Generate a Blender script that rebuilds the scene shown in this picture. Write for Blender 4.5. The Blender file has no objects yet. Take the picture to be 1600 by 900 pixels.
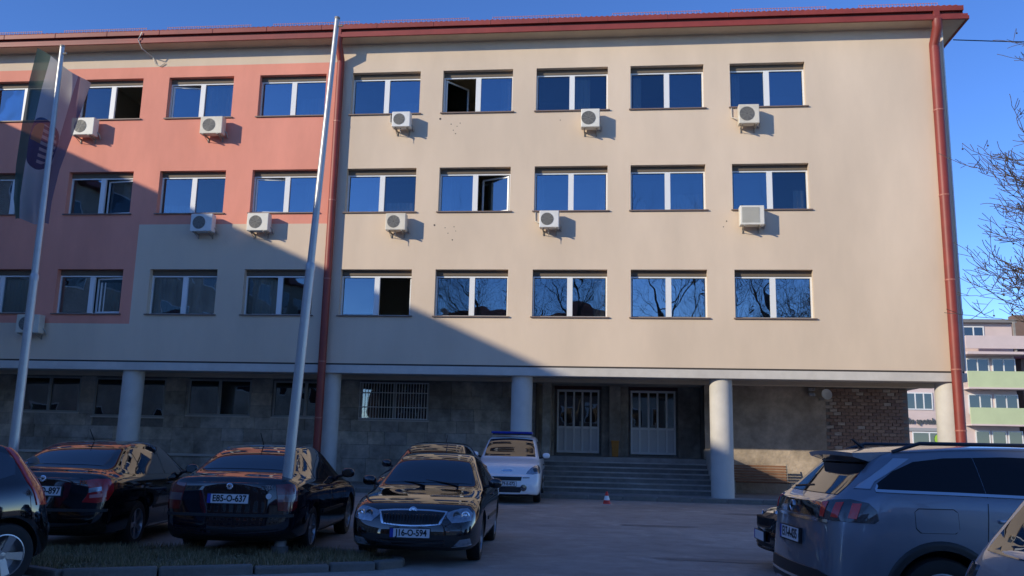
import bpy, bmesh, math, random
from mathutils import Vector, Matrix
from mathutils.bvhtree import BVHTree
R = math.radians
SC = bpy.context.scene
COL = SC.collection
random.seed(7)

# ------------------------------------------------------------ camera
CAM = (8.5653, -26.5233, 1.51)
c_r = Vector((0.99383, 0.10848, 0.02316)); c_u = Vector((-0.00320, -0.18064, 0.98354)); c_f = Vector((-0.11088, 0.97755, 0.17918))
cd = bpy.data.cameras.new('camera'); cam = bpy.data.objects.new('camera', cd); COL.objects.link(cam)
cam.matrix_world = Matrix(((c_r.x, c_u.x, -c_f.x, CAM[0]), (c_r.y, c_u.y, -c_f.y, CAM[1]), (c_r.z, c_u.z, -c_f.z, CAM[2]), (0, 0, 0, 1)))
cd.sensor_width = 36; cd.lens = 1350 / 1600 * 36; cd.clip_end = 3000; cd.clip_start = 0.05
SC.camera = cam

# ------------------------------------------------------------ sky and sun
SUN = Vector((1.22, 1.0, -0.53)).normalized()          # direction the light travels
w = bpy.data.worlds.new('World'); SC.world = w; w.use_nodes = True
nt = w.node_tree; bg = nt.nodes['Background']
sky = nt.nodes.new('ShaderNodeTexSky'); sky.sky_type = 'NISHITA'; sky.sun_disc = False
sky.sun_elevation = math.asin(-SUN.z); sky.sun_rotation = math.atan2(-SUN.x, -SUN.y)
sky.altitude = 2500; sky.air_density = 0.85; sky.dust_density = 0.1; sky.ozone_density = 2.6
hs = nt.nodes.new('ShaderNodeHueSaturation'); hs.inputs['Saturation'].default_value = 1.18; hs.inputs['Hue'].default_value = 0.512; hs.inputs['Value'].default_value = 1.0
nt.links.new(sky.outputs[0], hs.inputs['Color']); nt.links.new(hs.outputs[0], bg.inputs[0]); bg.inputs[1].default_value = 0.15
ld = bpy.data.lights.new('sun', 'SUN'); ld.energy = 2.25; ld.angle = R(0.55); ld.color = (1.0, 0.90, 0.70)
sun = bpy.data.objects.new('sun', ld); COL.objects.link(sun); sun.rotation_euler = SUN.to_track_quat('-Z', 'Y').to_euler()
sun.location = (-40, -40, 40)
SC.view_settings.view_transform = 'Standard'; SC.view_settings.look = 'None'
SC.view_settings.exposure = 0.80; SC.view_settings.gamma = 1.0

# ------------------------------------------------------------ materials
MATS = {}
def mat(name, col, rough=0.6, metal=0.0, var=0.0, scale=4.0, bump=0.0, bscale=None, coat=0.0, spec=0.5, ior=1.5, stain=0.0, stretch=None, alpha=1.0, trans=0.0, flake=0.0):
    if name in MATS: return MATS[name]
    m = bpy.data.materials.new(name); m.use_nodes = True; n = m.node_tree; b = n.nodes['Principled BSDF']
    b.inputs['Base Color'].default_value = (*col, 1); b.inputs['Roughness'].default_value = rough; b.inputs['Metallic'].default_value = metal
    b.inputs['Coat Weight'].default_value = coat; b.inputs['Coat Roughness'].default_value = 0.015
    b.inputs['Specular IOR Level'].default_value = spec; b.inputs['IOR'].default_value = ior
    if var or bump or stain:
        tc = n.nodes.new('ShaderNodeTexCoord'); mp = n.nodes.new('ShaderNodeMapping'); n.links.new(tc.outputs['Object'], mp.inputs[0])
        if stretch: mp.inputs['Scale'].default_value = stretch
        if var or stain:
            t = n.nodes.new('ShaderNodeTexNoise'); t.inputs['Scale'].default_value = scale; t.inputs['Detail'].default_value = 6; t.inputs['Roughness'].default_value = 0.65
            n.links.new(mp.outputs[0], t.inputs['Vector'])
            r = n.nodes.new('ShaderNodeValToRGB'); r.color_ramp.elements[0].position = 0.3; r.color_ramp.elements[1].position = 0.7
            lo = 1 - var; hi = 1 + var
            r.color_ramp.elements[0].color = (*[c * lo for c in col], 1); r.color_ramp.elements[1].color = (*[min(1, c * hi) for c in col], 1)
            n.links.new(t.outputs['Fac'], r.inputs[0]); out = r.outputs[0]
            if stain:
                t2 = n.nodes.new('ShaderNodeTexNoise'); t2.inputs['Scale'].default_value = scale * 0.23; t2.inputs['Detail'].default_value = 4
                n.links.new(mp.outputs[0], t2.inputs['Vector'])
                r2 = n.nodes.new('ShaderNodeValToRGB'); r2.color_ramp.elements[0].position = 0.38; r2.color_ramp.elements[1].position = 0.62
                r2.color_ramp.elements[0].color = (1 - stain, 1 - stain, 1 - stain, 1); r2.color_ramp.elements[1].color = (1, 1, 1, 1)
                n.links.new(t2.outputs['Fac'], r2.inputs[0])
                mx = n.nodes.new('ShaderNodeMixRGB'); mx.blend_type = 'MULTIPLY'; mx.inputs[0].default_value = 1
                n.links.new(out, mx.inputs[1]); n.links.new(r2.outputs[0], mx.inputs[2]); out = mx.outputs[0]
            n.links.new(out, b.inputs['Base Color'])
        if bump:
            t = n.nodes.new('ShaderNodeTexNoise'); t.inputs['Scale'].default_value = bscale or scale * 12; t.inputs['Detail'].default_value = 5
            n.links.new(tc.outputs['Object'], t.inputs['Vector'])
            bp = n.nodes.new('ShaderNodeBump'); bp.inputs['Strength'].default_value = bump; bp.inputs['Distance'].default_value = 0.02
            n.links.new(t.outputs['Fac'], bp.inputs['Height']); n.links.new(bp.outputs[0], b.inputs['Normal'])
    MATS[name] = m; return m

def glass_mat(name, refl, tint, gloss=(0.85, 0.93, 1.0)):
    m = bpy.data.materials.new(name); m.use_nodes = True; n = m.node_tree; n.nodes.clear()
    o = n.nodes.new('ShaderNodeOutputMaterial'); mx = n.nodes.new('ShaderNodeMixShader'); tr = n.nodes.new('ShaderNodeBsdfTransparent'); gl = n.nodes.new('ShaderNodeBsdfGlossy')
    fr = n.nodes.new('ShaderNodeFresnel'); fr.inputs[0].default_value = 1.5
    ad = n.nodes.new('ShaderNodeMath'); ad.operation = 'ADD'; ad.use_clamp = True; ad.inputs[1].default_value = refl
    n.links.new(fr.outputs[0], ad.inputs[0]); n.links.new(ad.outputs[0], mx.inputs[0])
    tr.inputs[0].default_value = (*tint, 1); gl.inputs[0].default_value = (*gloss, 1); gl.inputs['Roughness'].default_value = 0.0
    # slight waviness of the panes
    tc = n.nodes.new('ShaderNodeTexCoord'); t = n.nodes.new('ShaderNodeTexNoise'); t.inputs['Scale'].default_value = 1.3; t.inputs['Detail'].default_value = 1
    n.links.new(tc.outputs['Object'], t.inputs['Vector'])
    bp = n.nodes.new('ShaderNodeBump'); bp.inputs['Strength'].default_value = 0.075; bp.inputs['Distance'].default_value = 0.05
    n.links.new(t.outputs['Fac'], bp.inputs['Height']); n.links.new(bp.outputs[0], gl.inputs['Normal'])
    n.links.new(tr.outputs[0], mx.inputs[1]); n.links.new(gl.outputs[0], mx.inputs[2]); n.links.new(mx.outputs[0], o.inputs[0])
    MATS[name] = m; return m

BEIGE = mat('beige_plaster', (0.75, 0.597, 0.445), 0.9, var=0.03, scale=1.6, bump=0.25, bscale=60, stain=0.12, stretch=(1, 1, 0.35))
PINK = mat('salmon_plaster', (0.84, 0.33, 0.235), 0.9, var=0.05, scale=1.6, bump=0.25, bscale=60, stain=0.12, stretch=(1, 1, 0.35))
SOFFIT = mat('cream_render', (0.62, 0.50, 0.36), 0.9, var=0.08, scale=1.5, stain=0.1)
CONC = mat('pale_concrete', (0.62, 0.58, 0.52), 0.85, var=0.06, scale=3, bump=0.2, stain=0.12)
RED = mat('red_sheet_metal', (0.27, 0.042, 0.028), 0.5, var=0.12, scale=2.5, stain=0.15)
ROOF = mat('red_roof_tile', (0.30, 0.07, 0.045), 0.8, var=0.2, scale=6, bump=0.4)
WHITE = mat('white_pvc', (0.78, 0.78, 0.76), 0.4)
GREYF = mat('grey_frame', (0.38, 0.37, 0.35), 0.5)
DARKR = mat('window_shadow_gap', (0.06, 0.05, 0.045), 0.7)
SILL = mat('sill_metal', (0.20, 0.14, 0.11), 0.5, var=0.1)
INTER = mat('room_paint', (0.62, 0.56, 0.45), 0.9)
CURT = mat('white_curtain', (0.75, 0.73, 0.68), 0.9)
STONE = [mat('stone_slab_%d' % i, c, 0.85, var=0.28, scale=4, bump=0.4, bscale=25, stain=0.45) for i, c in enumerate([(0.50, 0.44, 0.37), (0.56, 0.49, 0.40), (0.44, 0.385, 0.32), (0.52, 0.475, 0.42)])]
JOINT = mat('dark_joint', (0.24, 0.215, 0.19), 0.95, var=0.2, scale=8)
BRICKM = [mat('brick_%d' % i, c, 0.9, var=0.2, scale=9, bump=0.4, bscale=40) for i, c in enumerate([(0.28, 0.18, 0.135), (0.35, 0.235, 0.175), (0.23, 0.15, 0.12), (0.46, 0.37, 0.30)])]
RENDERW = mat('old_render', (0.55, 0.47, 0.385), 0.95, var=0.14, scale=2.2, bump=0.4, bscale=18, stain=0.3)
MAROON = mat('maroon_panel', (0.10, 0.035, 0.03), 0.6, var=0.15, scale=3)
STEP = mat('step_stone', (0.34, 0.315, 0.285), 0.85, var=0.2, scale=3, bump=0.3, bscale=30, stain=0.25)
ACW = mat('ac_cream', (0.74, 0.71, 0.62), 0.5, var=0.06, scale=4)
ACG = mat('ac_grille', (0.13, 0.125, 0.11), 0.5)
STEEL = mat('bracket_steel', (0.30, 0.27, 0.23), 0.5, var=0.15)
POLE = mat('pole_paint', (0.50, 0.50, 0.49), 0.35, metal=0.3, var=0.08, scale=6)
GLASS = glass_mat('window_glass', 0.19, (0.5, 0.55, 0.55), (0.62, 0.82, 1.0))
GLASSV = [GLASS, glass_mat('window_glass_d', 0.06, (0.65, 0.68, 0.66), (0.62, 0.82, 1.0)), glass_mat('window_glass_b', 0.12, (0.6, 0.63, 0.62), (0.62, 0.82, 1.0)), glass_mat('window_glass_c', 0.24, (0.45, 0.5, 0.5), (0.68, 0.85, 1.0))]
GLASS2 = glass_mat('ground_floor_glass', 0.10, (0.4, 0.42, 0.42))
BLACKP = mat('black_paint', (0.004, 0.004, 0.005), 0.03, spec=0.5, ior=1.85)
NAVYP = mat('navy_black_paint', (0.006, 0.007, 0.012), 0.03, spec=0.5, ior=1.8)
SUVP = mat('slate_metallic_paint', (0.22, 0.245, 0.29), 0.30, metal=0.45, coat=1.0)
WHITEP = mat('white_paint', (0.80, 0.81, 0.82), 0.35, coat=0.8)
SILVP = mat('silver_paint', (0.36, 0.43, 0.50), 0.35, metal=0.4, coat=1.0)
CGLASS = mat('car_glass', (0.006, 0.008, 0.014), 0.008, spec=0.5, ior=2.1)
RUBBER = mat('black_rubber', (0.012, 0.012, 0.012), 0.75, var=0.2, scale=8)
PLAST = mat('black_plastic', (0.018, 0.018, 0.019), 0.5)
CHROME = mat('chrome', (0.75, 0.76, 0.78), 0.12, metal=1.0)
RIM = mat('alloy_rim', (0.42, 0.43, 0.45), 0.3, metal=0.9)
LAMPR = mat('tail_red', (0.38, 0.012, 0.012), 0.12, coat=1.0)
LAMPC = mat('lamp_clear', (0.34, 0.36, 0.39), 0.16, coat=1.0, metal=0.6, var=0.35, scale=22)
LAMPD = mat('lamp_dark', (0.05, 0.052, 0.058), 0.08, coat=1.0)
PLATEW = mat('plate_white', (0.72, 0.73, 0.74), 0.4)
PLATEB = mat('plate_blue', (0.02, 0.05, 0.35), 0.4)
INK = mat('ink_black', (0.012, 0.012, 0.014), 0.5)
BLUEL = mat('beacon_blue', (0.012, 0.03, 0.30), 0.12, coat=1.0)
BARK = mat('bark', (0.15, 0.125, 0.10), 0.9, var=0.3, scale=3, bump=0.5, bscale=14)
TWIG = mat('twig', (0.075, 0.058, 0.05), 0.9, var=0.2, scale=3)
WOOD = mat('bench_wood', (0.27, 0.13, 0.065), 0.6, var=0.2, scale=6)
AMBER = mat('amber_plastic', (0.50, 0.20, 0.02), 0.5, var=0.08)
CONER = mat('cone_red', (0.62, 0.035, 0.02), 0.5)
KERB = mat('kerb_concrete', (0.21, 0.195, 0.17), 0.9, var=0.15, scale=4, bump=0.4, bscale=30, stain=0.25)
SOIL = mat('soil', (0.13, 0.11, 0.075), 0.95, var=0.3, scale=6, bump=0.6, bscale=30)
GREENB = mat('pale_green_render', (0.55, 0.62, 0.36), 0.9, var=0.05, scale=1, stain=0.12)
ROSE = mat('rose_render', (0.70, 0.56, 0.52), 0.9, var=0.05, scale=1, stain=0.08)
BROWNB = mat('brown_render', (0.20, 0.13, 0.10), 0.9, var=0.12, scale=1)
SHOPG = mat('shop_green', (0.03, 0.22, 0.10), 0.5)
LIME = mat('lime_green', (0.38, 0.62, 0.06), 0.5)

def asphalt():
    m = bpy.data.materials.new('asphalt'); m.use_nodes = True; n = m.node_tree; b = n.nodes['Principled BSDF']; b.inputs['Roughness'].default_value = 0.85
    tc = n.nodes.new('ShaderNodeTexCoord')
    def noise(sc, det=6, rough=0.6):
        t = n.nodes.new('ShaderNodeTexNoise'); t.inputs['Scale'].default_value = sc; t.inputs['Detail'].default_value = det; t.inputs['Roughness'].default_value = rough
        n.links.new(tc.outputs['Object'], t.inputs['Vector']); return t
    def ramp(src, a, ca, bb, cb):
        r = n.nodes.new('ShaderNodeValToRGB'); r.color_ramp.elements[0].position = a; r.color_ramp.elements[0].color = (*ca, 1)
        r.color_ramp.elements[1].position = bb; r.color_ramp.elements[1].color = (*cb, 1); n.links.new(src.outputs['Fac'], r.inputs[0]); return r
    def mul(a, c):
        x = n.nodes.new('ShaderNodeMixRGB'); x.blend_type = 'MULTIPLY'; x.inputs[0].default_value = 1; n.links.new(a.outputs[0], x.inputs[1]); n.links.new(c.outputs[0], x.inputs[2]); return x
    big = ramp(noise(0.35, 5), 0.35, (0.29, 0.262, 0.232), 0.65, (0.39, 0.355, 0.315))
    mid = ramp(noise(2.2, 6, 0.7), 0.3, (0.75,) * 3, 0.7, (1.12,) * 3)
    fine = ramp(noise(90, 3), 0.3, (0.72,) * 3, 0.7, (1.25,) * 3)
    pale = ramp(noise(0.9, 8, 0.75), 0.56, (1, 1, 1), 0.70, (1.5, 1.48, 1.45))
    c = mul(mul(mul(big, mid), fine), pale); n.links.new(c.outputs[0], b.inputs['Base Color'])
    bp = n.nodes.new('ShaderNodeBump'); bp.inputs['Strength'].default_value = 0.5; bp.inputs['Distance'].default_value = 0.01
    n.links.new(noise(120, 3).outputs['Fac'], bp.inputs['Height']); n.links.new(bp.outputs[0], b.inputs['Normal']); return m
ASPH = asphalt()

# ------------------------------------------------------------ mesh helpers
class MB:
    def __init__(s): s.v = []; s.f = []; s.m = []
    def add(s, vs, fs, m=0):
        o = len(s.v); s.v += [tuple(p) for p in vs]; s.f += [tuple(i + o for i in f) for f in fs]; s.m += [m] * len(fs); return s
    def box(s, a, b, m=0, M=None):
        x0, y0, z0 = a; x1, y1, z1 = b
        vs = [Vector(p) for p in ((x0, y0, z0), (x1, y0, z0), (x1, y1, z0), (x0, y1, z0), (x0, y0, z1), (x1, y0, z1), (x1, y1, z1), (x0, y1, z1))]
        if M: vs = [M @ p for p in vs]
        return s.add(vs, [(0, 3, 2, 1), (4, 5, 6, 7), (0, 1, 5, 4), (1, 2, 6, 5), (2, 3, 7, 6), (3, 0, 4, 7)], m)
    def tube(s, pts, rad, n=8, m=0, cap=True):
        pts = [Vector(p) for p in pts]; k = len(pts); rr = rad if isinstance(rad, (list, tuple)) else [rad] * k
        rings = []
        for i, p in enumerate(pts):
            d = (pts[min(i + 1, k - 1)] - pts[max(i - 1, 0)]).normalized()
            a = d.cross(Vector((0, 0, 1))); a = a.normalized() if a.length > 1e-3 else Vector((1, 0, 0)); b2 = d.cross(a)
            rings.append([p + (a * math.cos(t) + b2 * math.sin(t)) * rr[i] for t in [2 * math.pi * j / n for j in range(n)]])
        vs = [q for r in rings for q in r]; fs = []
        for i in range(k - 1):
            for j in range(n): fs.append((i * n + j, i * n + (j + 1) % n, (i + 1) * n + (j + 1) % n, (i + 1) * n + j))
        if cap: fs += [tuple(range(n))[::-1], tuple((k - 1) * n + j for j in range(n))]
        return s.add(vs, fs, m)
    def lathe(s, prof, n=24, m=0, M=None):     # profile (r, h) around local z
        vs = []; fs = []
        for r_, h in prof:
            for j in range(n):
                t = 2 * math.pi * j / n; p = Vector((r_ * math.cos(t), r_ * math.sin(t), h)); vs.append(M @ p if M else p)
        for i in range(len(prof) - 1):
            for j in range(n): fs.append((i * n + j, i * n + (j + 1) % n, (i + 1) * n + (j + 1) % n, (i + 1) * n + j))
        return s.add(vs, fs, m)
    def quad(s, a, b, c, d, m=0): return s.add([a, b, c, d], [(0, 1, 2, 3)], m)
    def build(s, name, mats, parent=None, smooth=False, bevel=0.0, ang=40):
        me = bpy.data.meshes.new(name); me.from_pydata(s.v, [], s.f)
        for m_ in (mats if isinstance(mats, (list, tuple)) else [mats]): me.materials.append(m_)
        for p, mi in zip(me.polygons, s.m): p.material_index = mi
        if bevel or smooth:
            bm = bmesh.new(); bm.from_mesh(me); bmesh.ops.remove_doubles(bm, verts=bm.verts, dist=1e-5)
            bmesh.ops.recalc_face_normals(bm, faces=bm.faces)
            if bevel: bmesh.ops.bevel(bm, geom=[e for e in bm.edges if len(e.link_faces) == 2 and e.calc_face_angle(0) > 0.6], offset=bevel, segments=2, profile=0.5, affect='EDGES')
            if smooth:
                for f_ in bm.faces: f_.smooth = True
                for e in bm.edges:
                    if len(e.link_faces) == 2 and e.calc_face_angle(0) > R(ang): e.smooth = False
            bm.to_mesh(me); bm.free()
        return link(name, me, parent)
def link(name, me, parent=None):
    o = bpy.data.objects.new(name, me); COL.objects.link(o); o.parent = parent; return o
def thing(name, label, cat, loc=(0, 0, 0), rz=0.0, group=None):
    o = bpy.data.objects.new(name, None); COL.objects.link(o); o.location = loc; o.rotation_euler = (0, 0, rz); o.empty_display_size = 0.2
    return tag(o, label, cat, group)
def tag(o, label, cat, group=None):
    o['label'] = label; o['category'] = cat
    if group: o['group'] = group
    return o
def struct(o): o['kind'] = 'structure'; return o
def text_obj(name, s, size, M, m, parent, depth=0.002, ax='CENTER', sx=1.0):
    cu = bpy.data.curves.new(name, 'FONT'); cu.body = s; cu.size = size; cu.align_x = ax; cu.align_y = 'CENTER'; cu.extrude = depth; cu.resolution_u = 3; cu.offset = 0.03 * size
    o = bpy.data.objects.new(name, cu); COL.objects.link(o); bpy.context.view_layer.update()
    me = bpy.data.meshes.new_from_object(o.evaluated_get(bpy.context.evaluated_depsgraph_get()))
    bpy.data.objects.remove(o); me.materials.clear(); me.materials.append(m)
    me.transform(M @ Matrix.Diagonal((sx, 1, 1, 1))); return link(name, me, parent)

# ------------------------------------------------------------ ground
g = MB(); g.quad((-400, -400, 0), (400, -400, 0), (400, 700, 0), (-400, 700, 0)); struct(g.build('asphalt_ground', ASPH))
gnd = bpy.data.objects['asphalt_ground']; PATCH = mat('tar_patch', (0.19, 0.175, 0.16), 0.8, var=0.25, scale=5, bump=0.4, bscale=80)
rp = random.Random(5)
for cx, cy, a, b_ in ((9.55, -8.6, 0.75, 0.22), (12.6, -4.6, 1.3, 0.25), (10.6, -13.8, 1.4, 0.18)):
    n_ = 26; ps = [(cx + a * math.cos(t) * rp.uniform(.85, 1.15), cy + b_ * math.sin(t) * rp.uniform(.8, 1.2), 0.004) for t in [2 * math.pi * i / n_ for i in range(n_)]]
    MB().add(ps, [tuple(range(n_))]).build('asphalt_patch', PATCH, gnd)
# pavement along the building, kerb stones in front of it
PY = -0.35
g = MB(); g.box((-19.6, PY + 0.12, 0.0), (26, 14.0, 0.12)); struct(g.build('pavement', STEP))
krow = struct(MB().box((-19.6, PY + 0.02, 0.001), (26, PY + 0.10, 0.09)).build('pavement_kerb', JOINT))
ks = MB().box((-0.485, 0, 0), (0.485, 0.13, 0.128)); kme = None
x = -12.5
while x < 20:
    if kme is None: o = ks.build('kerb_stone', KERB, krow, bevel=0.015); kme = o.data
    else: o = link('kerb_stone', kme, krow)
    o.location = (x, PY - 0.012 + random.uniform(-0.008, 0.008), random.uniform(-0.012, 0.003)); x += 1.0

# ------------------------------------------------------------ main building
B = thing('main_building', 'four storey office block with beige and salmon walls, red eaves and round columns', 'building')
COLX = [-13.02, -9.759, -6.49, -3.236, 0.0, 3.096, 6.198, 9.253, 12.4]; WW = 2.328
ROWS = [(12.228, 13.707), (8.869, 10.349), (5.47, 6.967)]
XR = 18.93; ZS = 14.72; ZB = 3.94; XL = -20.0; OV = 0.58; REV = 0.20
xs = sorted(set([XL, -7.04, -0.42, XR] + [c for c in COLX] + [c + WW for c in COLX]))
zs = sorted(set([ZB, ZS, 14.11, 8.49, 5.14] + [z for r_ in ROWS for z in r_]))
def ispink(x, z): return x < -0.42 and z < 14.11 and (z > 8.49 or (x < -7.04 and z > 5.14))
def hole(x, z): return any(c < x < c + WW for c in COLX) and any(a < z < b_ for a, b_ in ROWS)
wb, wp = MB(), MB()
for i in range(len(xs) - 1):
    for j in range(len(zs) - 1):
        xa, xb, za, zb = xs[i], xs[i + 1], zs[j], zs[j + 1]; cx, cz = (xa + xb) / 2, (za + zb) / 2
        if hole(cx, cz): continue
        (wp if ispink(cx, cz) else wb).quad((xa, 0, za), (xb, 0, za), (xb, 0, zb), (xa, 0, zb))
for c in COLX:
    for za, zb in ROWS:
        t = wp if ispink(c + 0.1, (za + zb) / 2) else wb; d = REV + 0.1
        t.quad((c, 0, za), (c, 0, zb), (c, d, zb), (c, d, za)); t.quad((c + WW, 0, zb), (c + WW, 0, za), (c + WW, d, za), (c + WW, d, zb))
        t.quad((c, 0, zb), (c + WW, 0, zb), (c + WW, d, zb), (c, d, zb)); t.quad((c + WW, 0, za), (c, 0, za), (c, d, za), (c + WW, d, za))
wb.quad((XR, 0, ZB), (XR, 13, ZB), (XR, 13, ZS), (XR, 0, ZS)); wb.quad((XR, 13, ZB), (XL, 13, ZB), (XL, 13, ZS), (XR, 13, ZS))
wb.build('beige_wall', BEIGE, B); wp.build('salmon_wall', PINK, B)
# rooms behind the windows: floors, back wall, partitions
m_ = MB()
for z in (3.95, 8.0, 11.4, 14.6): m_.box((XL + 0.1, 0.31, z), (XR - 0.1, 5.0, z + 0.1))
m_.box((XL + 0.1, 5.0, 3.95), (XR - 0.1, 5.1, 14.7))
for i in range(len(COLX)): m_.box((COLX[i] - 0.45, 0.31, 4.05), (COLX[i] - 0.37, 4.99, 14.6))
m_.build('interior', INTER, B)
hm = None
for x, z, r_ in ((3.05, 12.02, .035), (3.42, 11.83, .018), (3.5, 11.62, .016), (3.62, 11.75, .014), (3.72, 11.86, .016), (3.58, 11.5, .018), (3.0, 8.42, .03), (3.35, 8.33, .016), (3.45, 8.15, .015), (3.64, 8.36, .016), (3.7, 8.22, .013), (3.6, 7.93, .02), (7.0, 11.9, .014), (12.2, 8.5, .02), (12.1, 8.32, .016)):
    MB().tube([(x, 0.01, z), (x, -0.006, z)], r_, 10).build('drill_hole', DARKR, B)
# edge beam, soffit under the overhang, inner beam
MB().box((XL, -0.03, 3.63), (XR + 0.03, 0.35, 3.885)).build('edge_beam', CONC, B, bevel=0.01)
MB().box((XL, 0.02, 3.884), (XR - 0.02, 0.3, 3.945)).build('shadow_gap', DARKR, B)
MB().box((XL, 0.34, 3.70), (XR, 13, 3.90)).build('soffit', RENDERW, B)
MB().box((XL, 1.75, 3.58), (XR - 0.2, 2.15, 3.72)).build('inner_beam', SOFFIT, B, bevel=0.01)
# cornice and eaves
e = MB(); e.add([(XL, 0.0, ZS), (XL, -OV, ZS + 0.03), (XR + OV, -OV, ZS + 0.03), (XR, 0, ZS), (XR + OV, 13, ZS + 0.03), (XR, 13, ZS)], [(0, 3, 2, 1), (3, 5, 4, 2)]); e.build('eaves_soffit', SOFFIT, B)
def eave_strip(name, off, z0, z1, mat_, thick=0.06):
    mb = MB(); mb.box((XL, -off, z0), (XR + off, -off + thick, z1)); mb.box((XR + off - thick, -off + thick, z0), (XR + off, 13, z1)); return mb.build(name, mat_, B, bevel=0.008)
eave_strip('fascia', OV + 0.03, ZS - 0.01, ZS + 0.10, RED); eave_strip('fascia', OV + 0.005, ZS + 0.10, ZS + 0.18, RED)
MB().box((XL, -OV + 0.10, ZS + 0.031), (XR + OV - 0.1, 12.9, ZS + 0.30)).build('eaves_box', mat('dark_red_board', (0.10, 0.02, 0.016), 0.7), B)
# box gutter above, with seams
gx = XL
while gx < XR + OV - 0.2:
    gx2 = min(gx + 1.9, XR + OV - 0.12)
    gm = MB(); gm.box((gx, -OV + 0.0, ZS + 0.29), (gx2 - 0.012, -OV + 0.16, ZS + 0.45)); gm.box((gx2 - 0.012, -OV - 0.012, ZS + 0.285), (gx2 + 0.012, -OV + 0.165, ZS + 0.455))
    gm.build('gutter', RED, B, bevel=0.008); gx = gx2
for gx in (-0.38, 18.6): MB().box((gx - 0.09, -OV - 0.02, ZS + 0.10), (gx + 0.09, -OV + 0.1, ZS + 0.30)).build('gutter_outlet', RED, B, bevel=0.01)
# roof
r_ = MB(); ra, rb = ZS + 0.43, 17.6
r_.add([(XL, -OV + 0.1, ra), (XR + OV - 0.1, -OV + 0.1, ra), (XR - 6, 6.5, rb), (XL, 6.5, rb), (XR + OV - 0.1, 13.4, ra), (XL, 13.4, ra)], [(0, 1, 2, 3), (1, 4, 2), (4, 5, 3, 2)]); r_.build('roof', ROOF, B)
tile = MB().tube([(0, -0.03, 0), (0, 0.36, 0.165)], 0.085, 8); tme = None
x = -13.6; k = 0
while x < XR + OV - 0.2:          # front row of roof tiles
    if tme is None: o = tile.build('roof_tile', ROOF, B, smooth=True); tme = o.data
    else: o = link('roof_tile', tme, B)
    o.location = (x, -OV + 0.13, ra + 0.005); x += 0.17 if k < 290 else 99; k += 1
# snow guards
GUARD = mat('guard_wire', (0.52, 0.20, 0.17), 0.5)
for x0, x1 in ((-13.6, -11.5), (-10.65, -7.57), (-6.79, -3.75), (-2.95, 0.1), (0.88, 3.88), (4.68, 7.62), (8.67, 11.54), (12.52, 15.48), (16.5, 18.9)):
    sg = MB()
    for z in (15.40, 15.49, 15.61): sg.box((x0, 0.09, z), (x1, 0.105, z + 0.014))
    n_ = int((x1 - x0) / 0.085)
    for i in range(n_ + 1): xx = x0 + (x1 - x0 - 0.01) * i / n_; sg.box((xx, 0.075, 15.36), (xx + 0.010, 0.089, 15.63))
    sg.build('snow_guard', GUARD, B)
# drainpipes
for px in (-0.38, 18.62):
    d = MB(); d.tube([(px, -OV + 0.06, ZS + 0.02), (px, -OV + 0.06, ZS - 0.22), (px, -0.17, ZS - 0.62), (px, -0.17, ZS - 0.8), (px, -0.17, 0.16)], 0.15 if px > 0 else 0.125, 12)
    p_ = d.build('drainpipe', RED, B, smooth=True)
    for z in (2.2, 3.95, 6.6, 9.2, 11.9): MB().tube([(px, -0.17, z), (px, -0.17, z + 0.04)], 0.16 if px > 0 else 0.135, 12).build('pipe_clamp', mat('clamp', (0.42, 0.14, 0.10), 0.5), p_)
MB().box((XR - 0.004, -0.012, ZB + 0.02), (XR + 0.03, 0.05, ZS - 0.05)).build('lit_corner_edge', WHITE, B)  # white strip painting in the sunlit wall edge beside the pipe shadow
# columns
for cx, rr in ((-6.92, 0.34), (-0.22, 0.30), (5.90, 0.33), (11.97, 0.34), (18.55, 0.36)):
    MB().tube([(cx, 0.40, 0.1), (cx, 0.40, 3.71)], rr, 40).build('column', CONC, B, smooth=True)

# ------------------------------------------------------------ windows (frame, mullion, panes, sill)
def frame_mesh(w_, h_, bar=0.045, mull=0.17):
    f_ = MB(); y0, y1 = 0, 0.07
    f_.box((0, y0, 0), (w_, y1, bar)); f_.box((0, y0, h_ - bar), (w_, y1, h_)); f_.box((0, y0, bar), (bar, y1, h_ - bar)); f_.box((w_ - bar, y0, bar), (w_, y1, h_ - bar))
    f_.box((w_ / 2 - mull / 2, y0 - 0.012, bar), (w_ / 2 + mull / 2, y1, h_ - bar)); return f_
HT = 0.17
fme = pme = sme = bme = None
CURTAINS = {(3, 0): [(1.35, 2.2, 0.0, 0.75)], (3, 1): [(1.75, 2.25, 0, 1.2)], (7, 1): [(0.1, 0.5, 0, 0.45), (1.3, 2.2, 0, 0.6)], (8, 1): [(1.9, 2.22, 0, 0.7)], (8, 2): [(1.85, 2.22, 0, 1.2)], (2, 2): [(0.15, 2.2, 0, 1.25)], (3, 2): [(0.2, 1.0, 0, 1.2)], (0, 1): [(1.2, 2.2, 0, 1.2)], (0, 2): [(0.3, 2.2, 0, 1.2)], (4, 0): [(1.7, 2.2, 0.0, 0.5)], (1, 2): [(1.3, 2.1, 0, 1.1)], (5, 1): [(0.1, 0.4, 0, 1.2)], (6, 2): [(1.9, 2.25, 0, 1.2)], (6, 0): [(1.2, 1.75, 0, 1.2)], (5, 0): [(1.9, 2.25, 0, 1.2)], (7, 0): [(0.1, 0.35, 0, 1.2)], (4, 1): [(0.7, 1.05, 0, 1.2), (1.3, 2.2, 0, 0.4)], (6, 1): [(0.1, 0.3, 0, 1.2), (2.0, 2.25, 0, 1.2)], (7, 2): [(1.2, 2.2, 0, 1.2)], (5, 2): [(0.1, 0.4, 0, 1.2)], (2, 1): [(0.1, 1.0, 0, 0.35)], (2, 0): [(1.3, 2.25, 0, 1.2)], (8, 0): [(0.1, 0.35, 0, 1.2)]}
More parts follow.
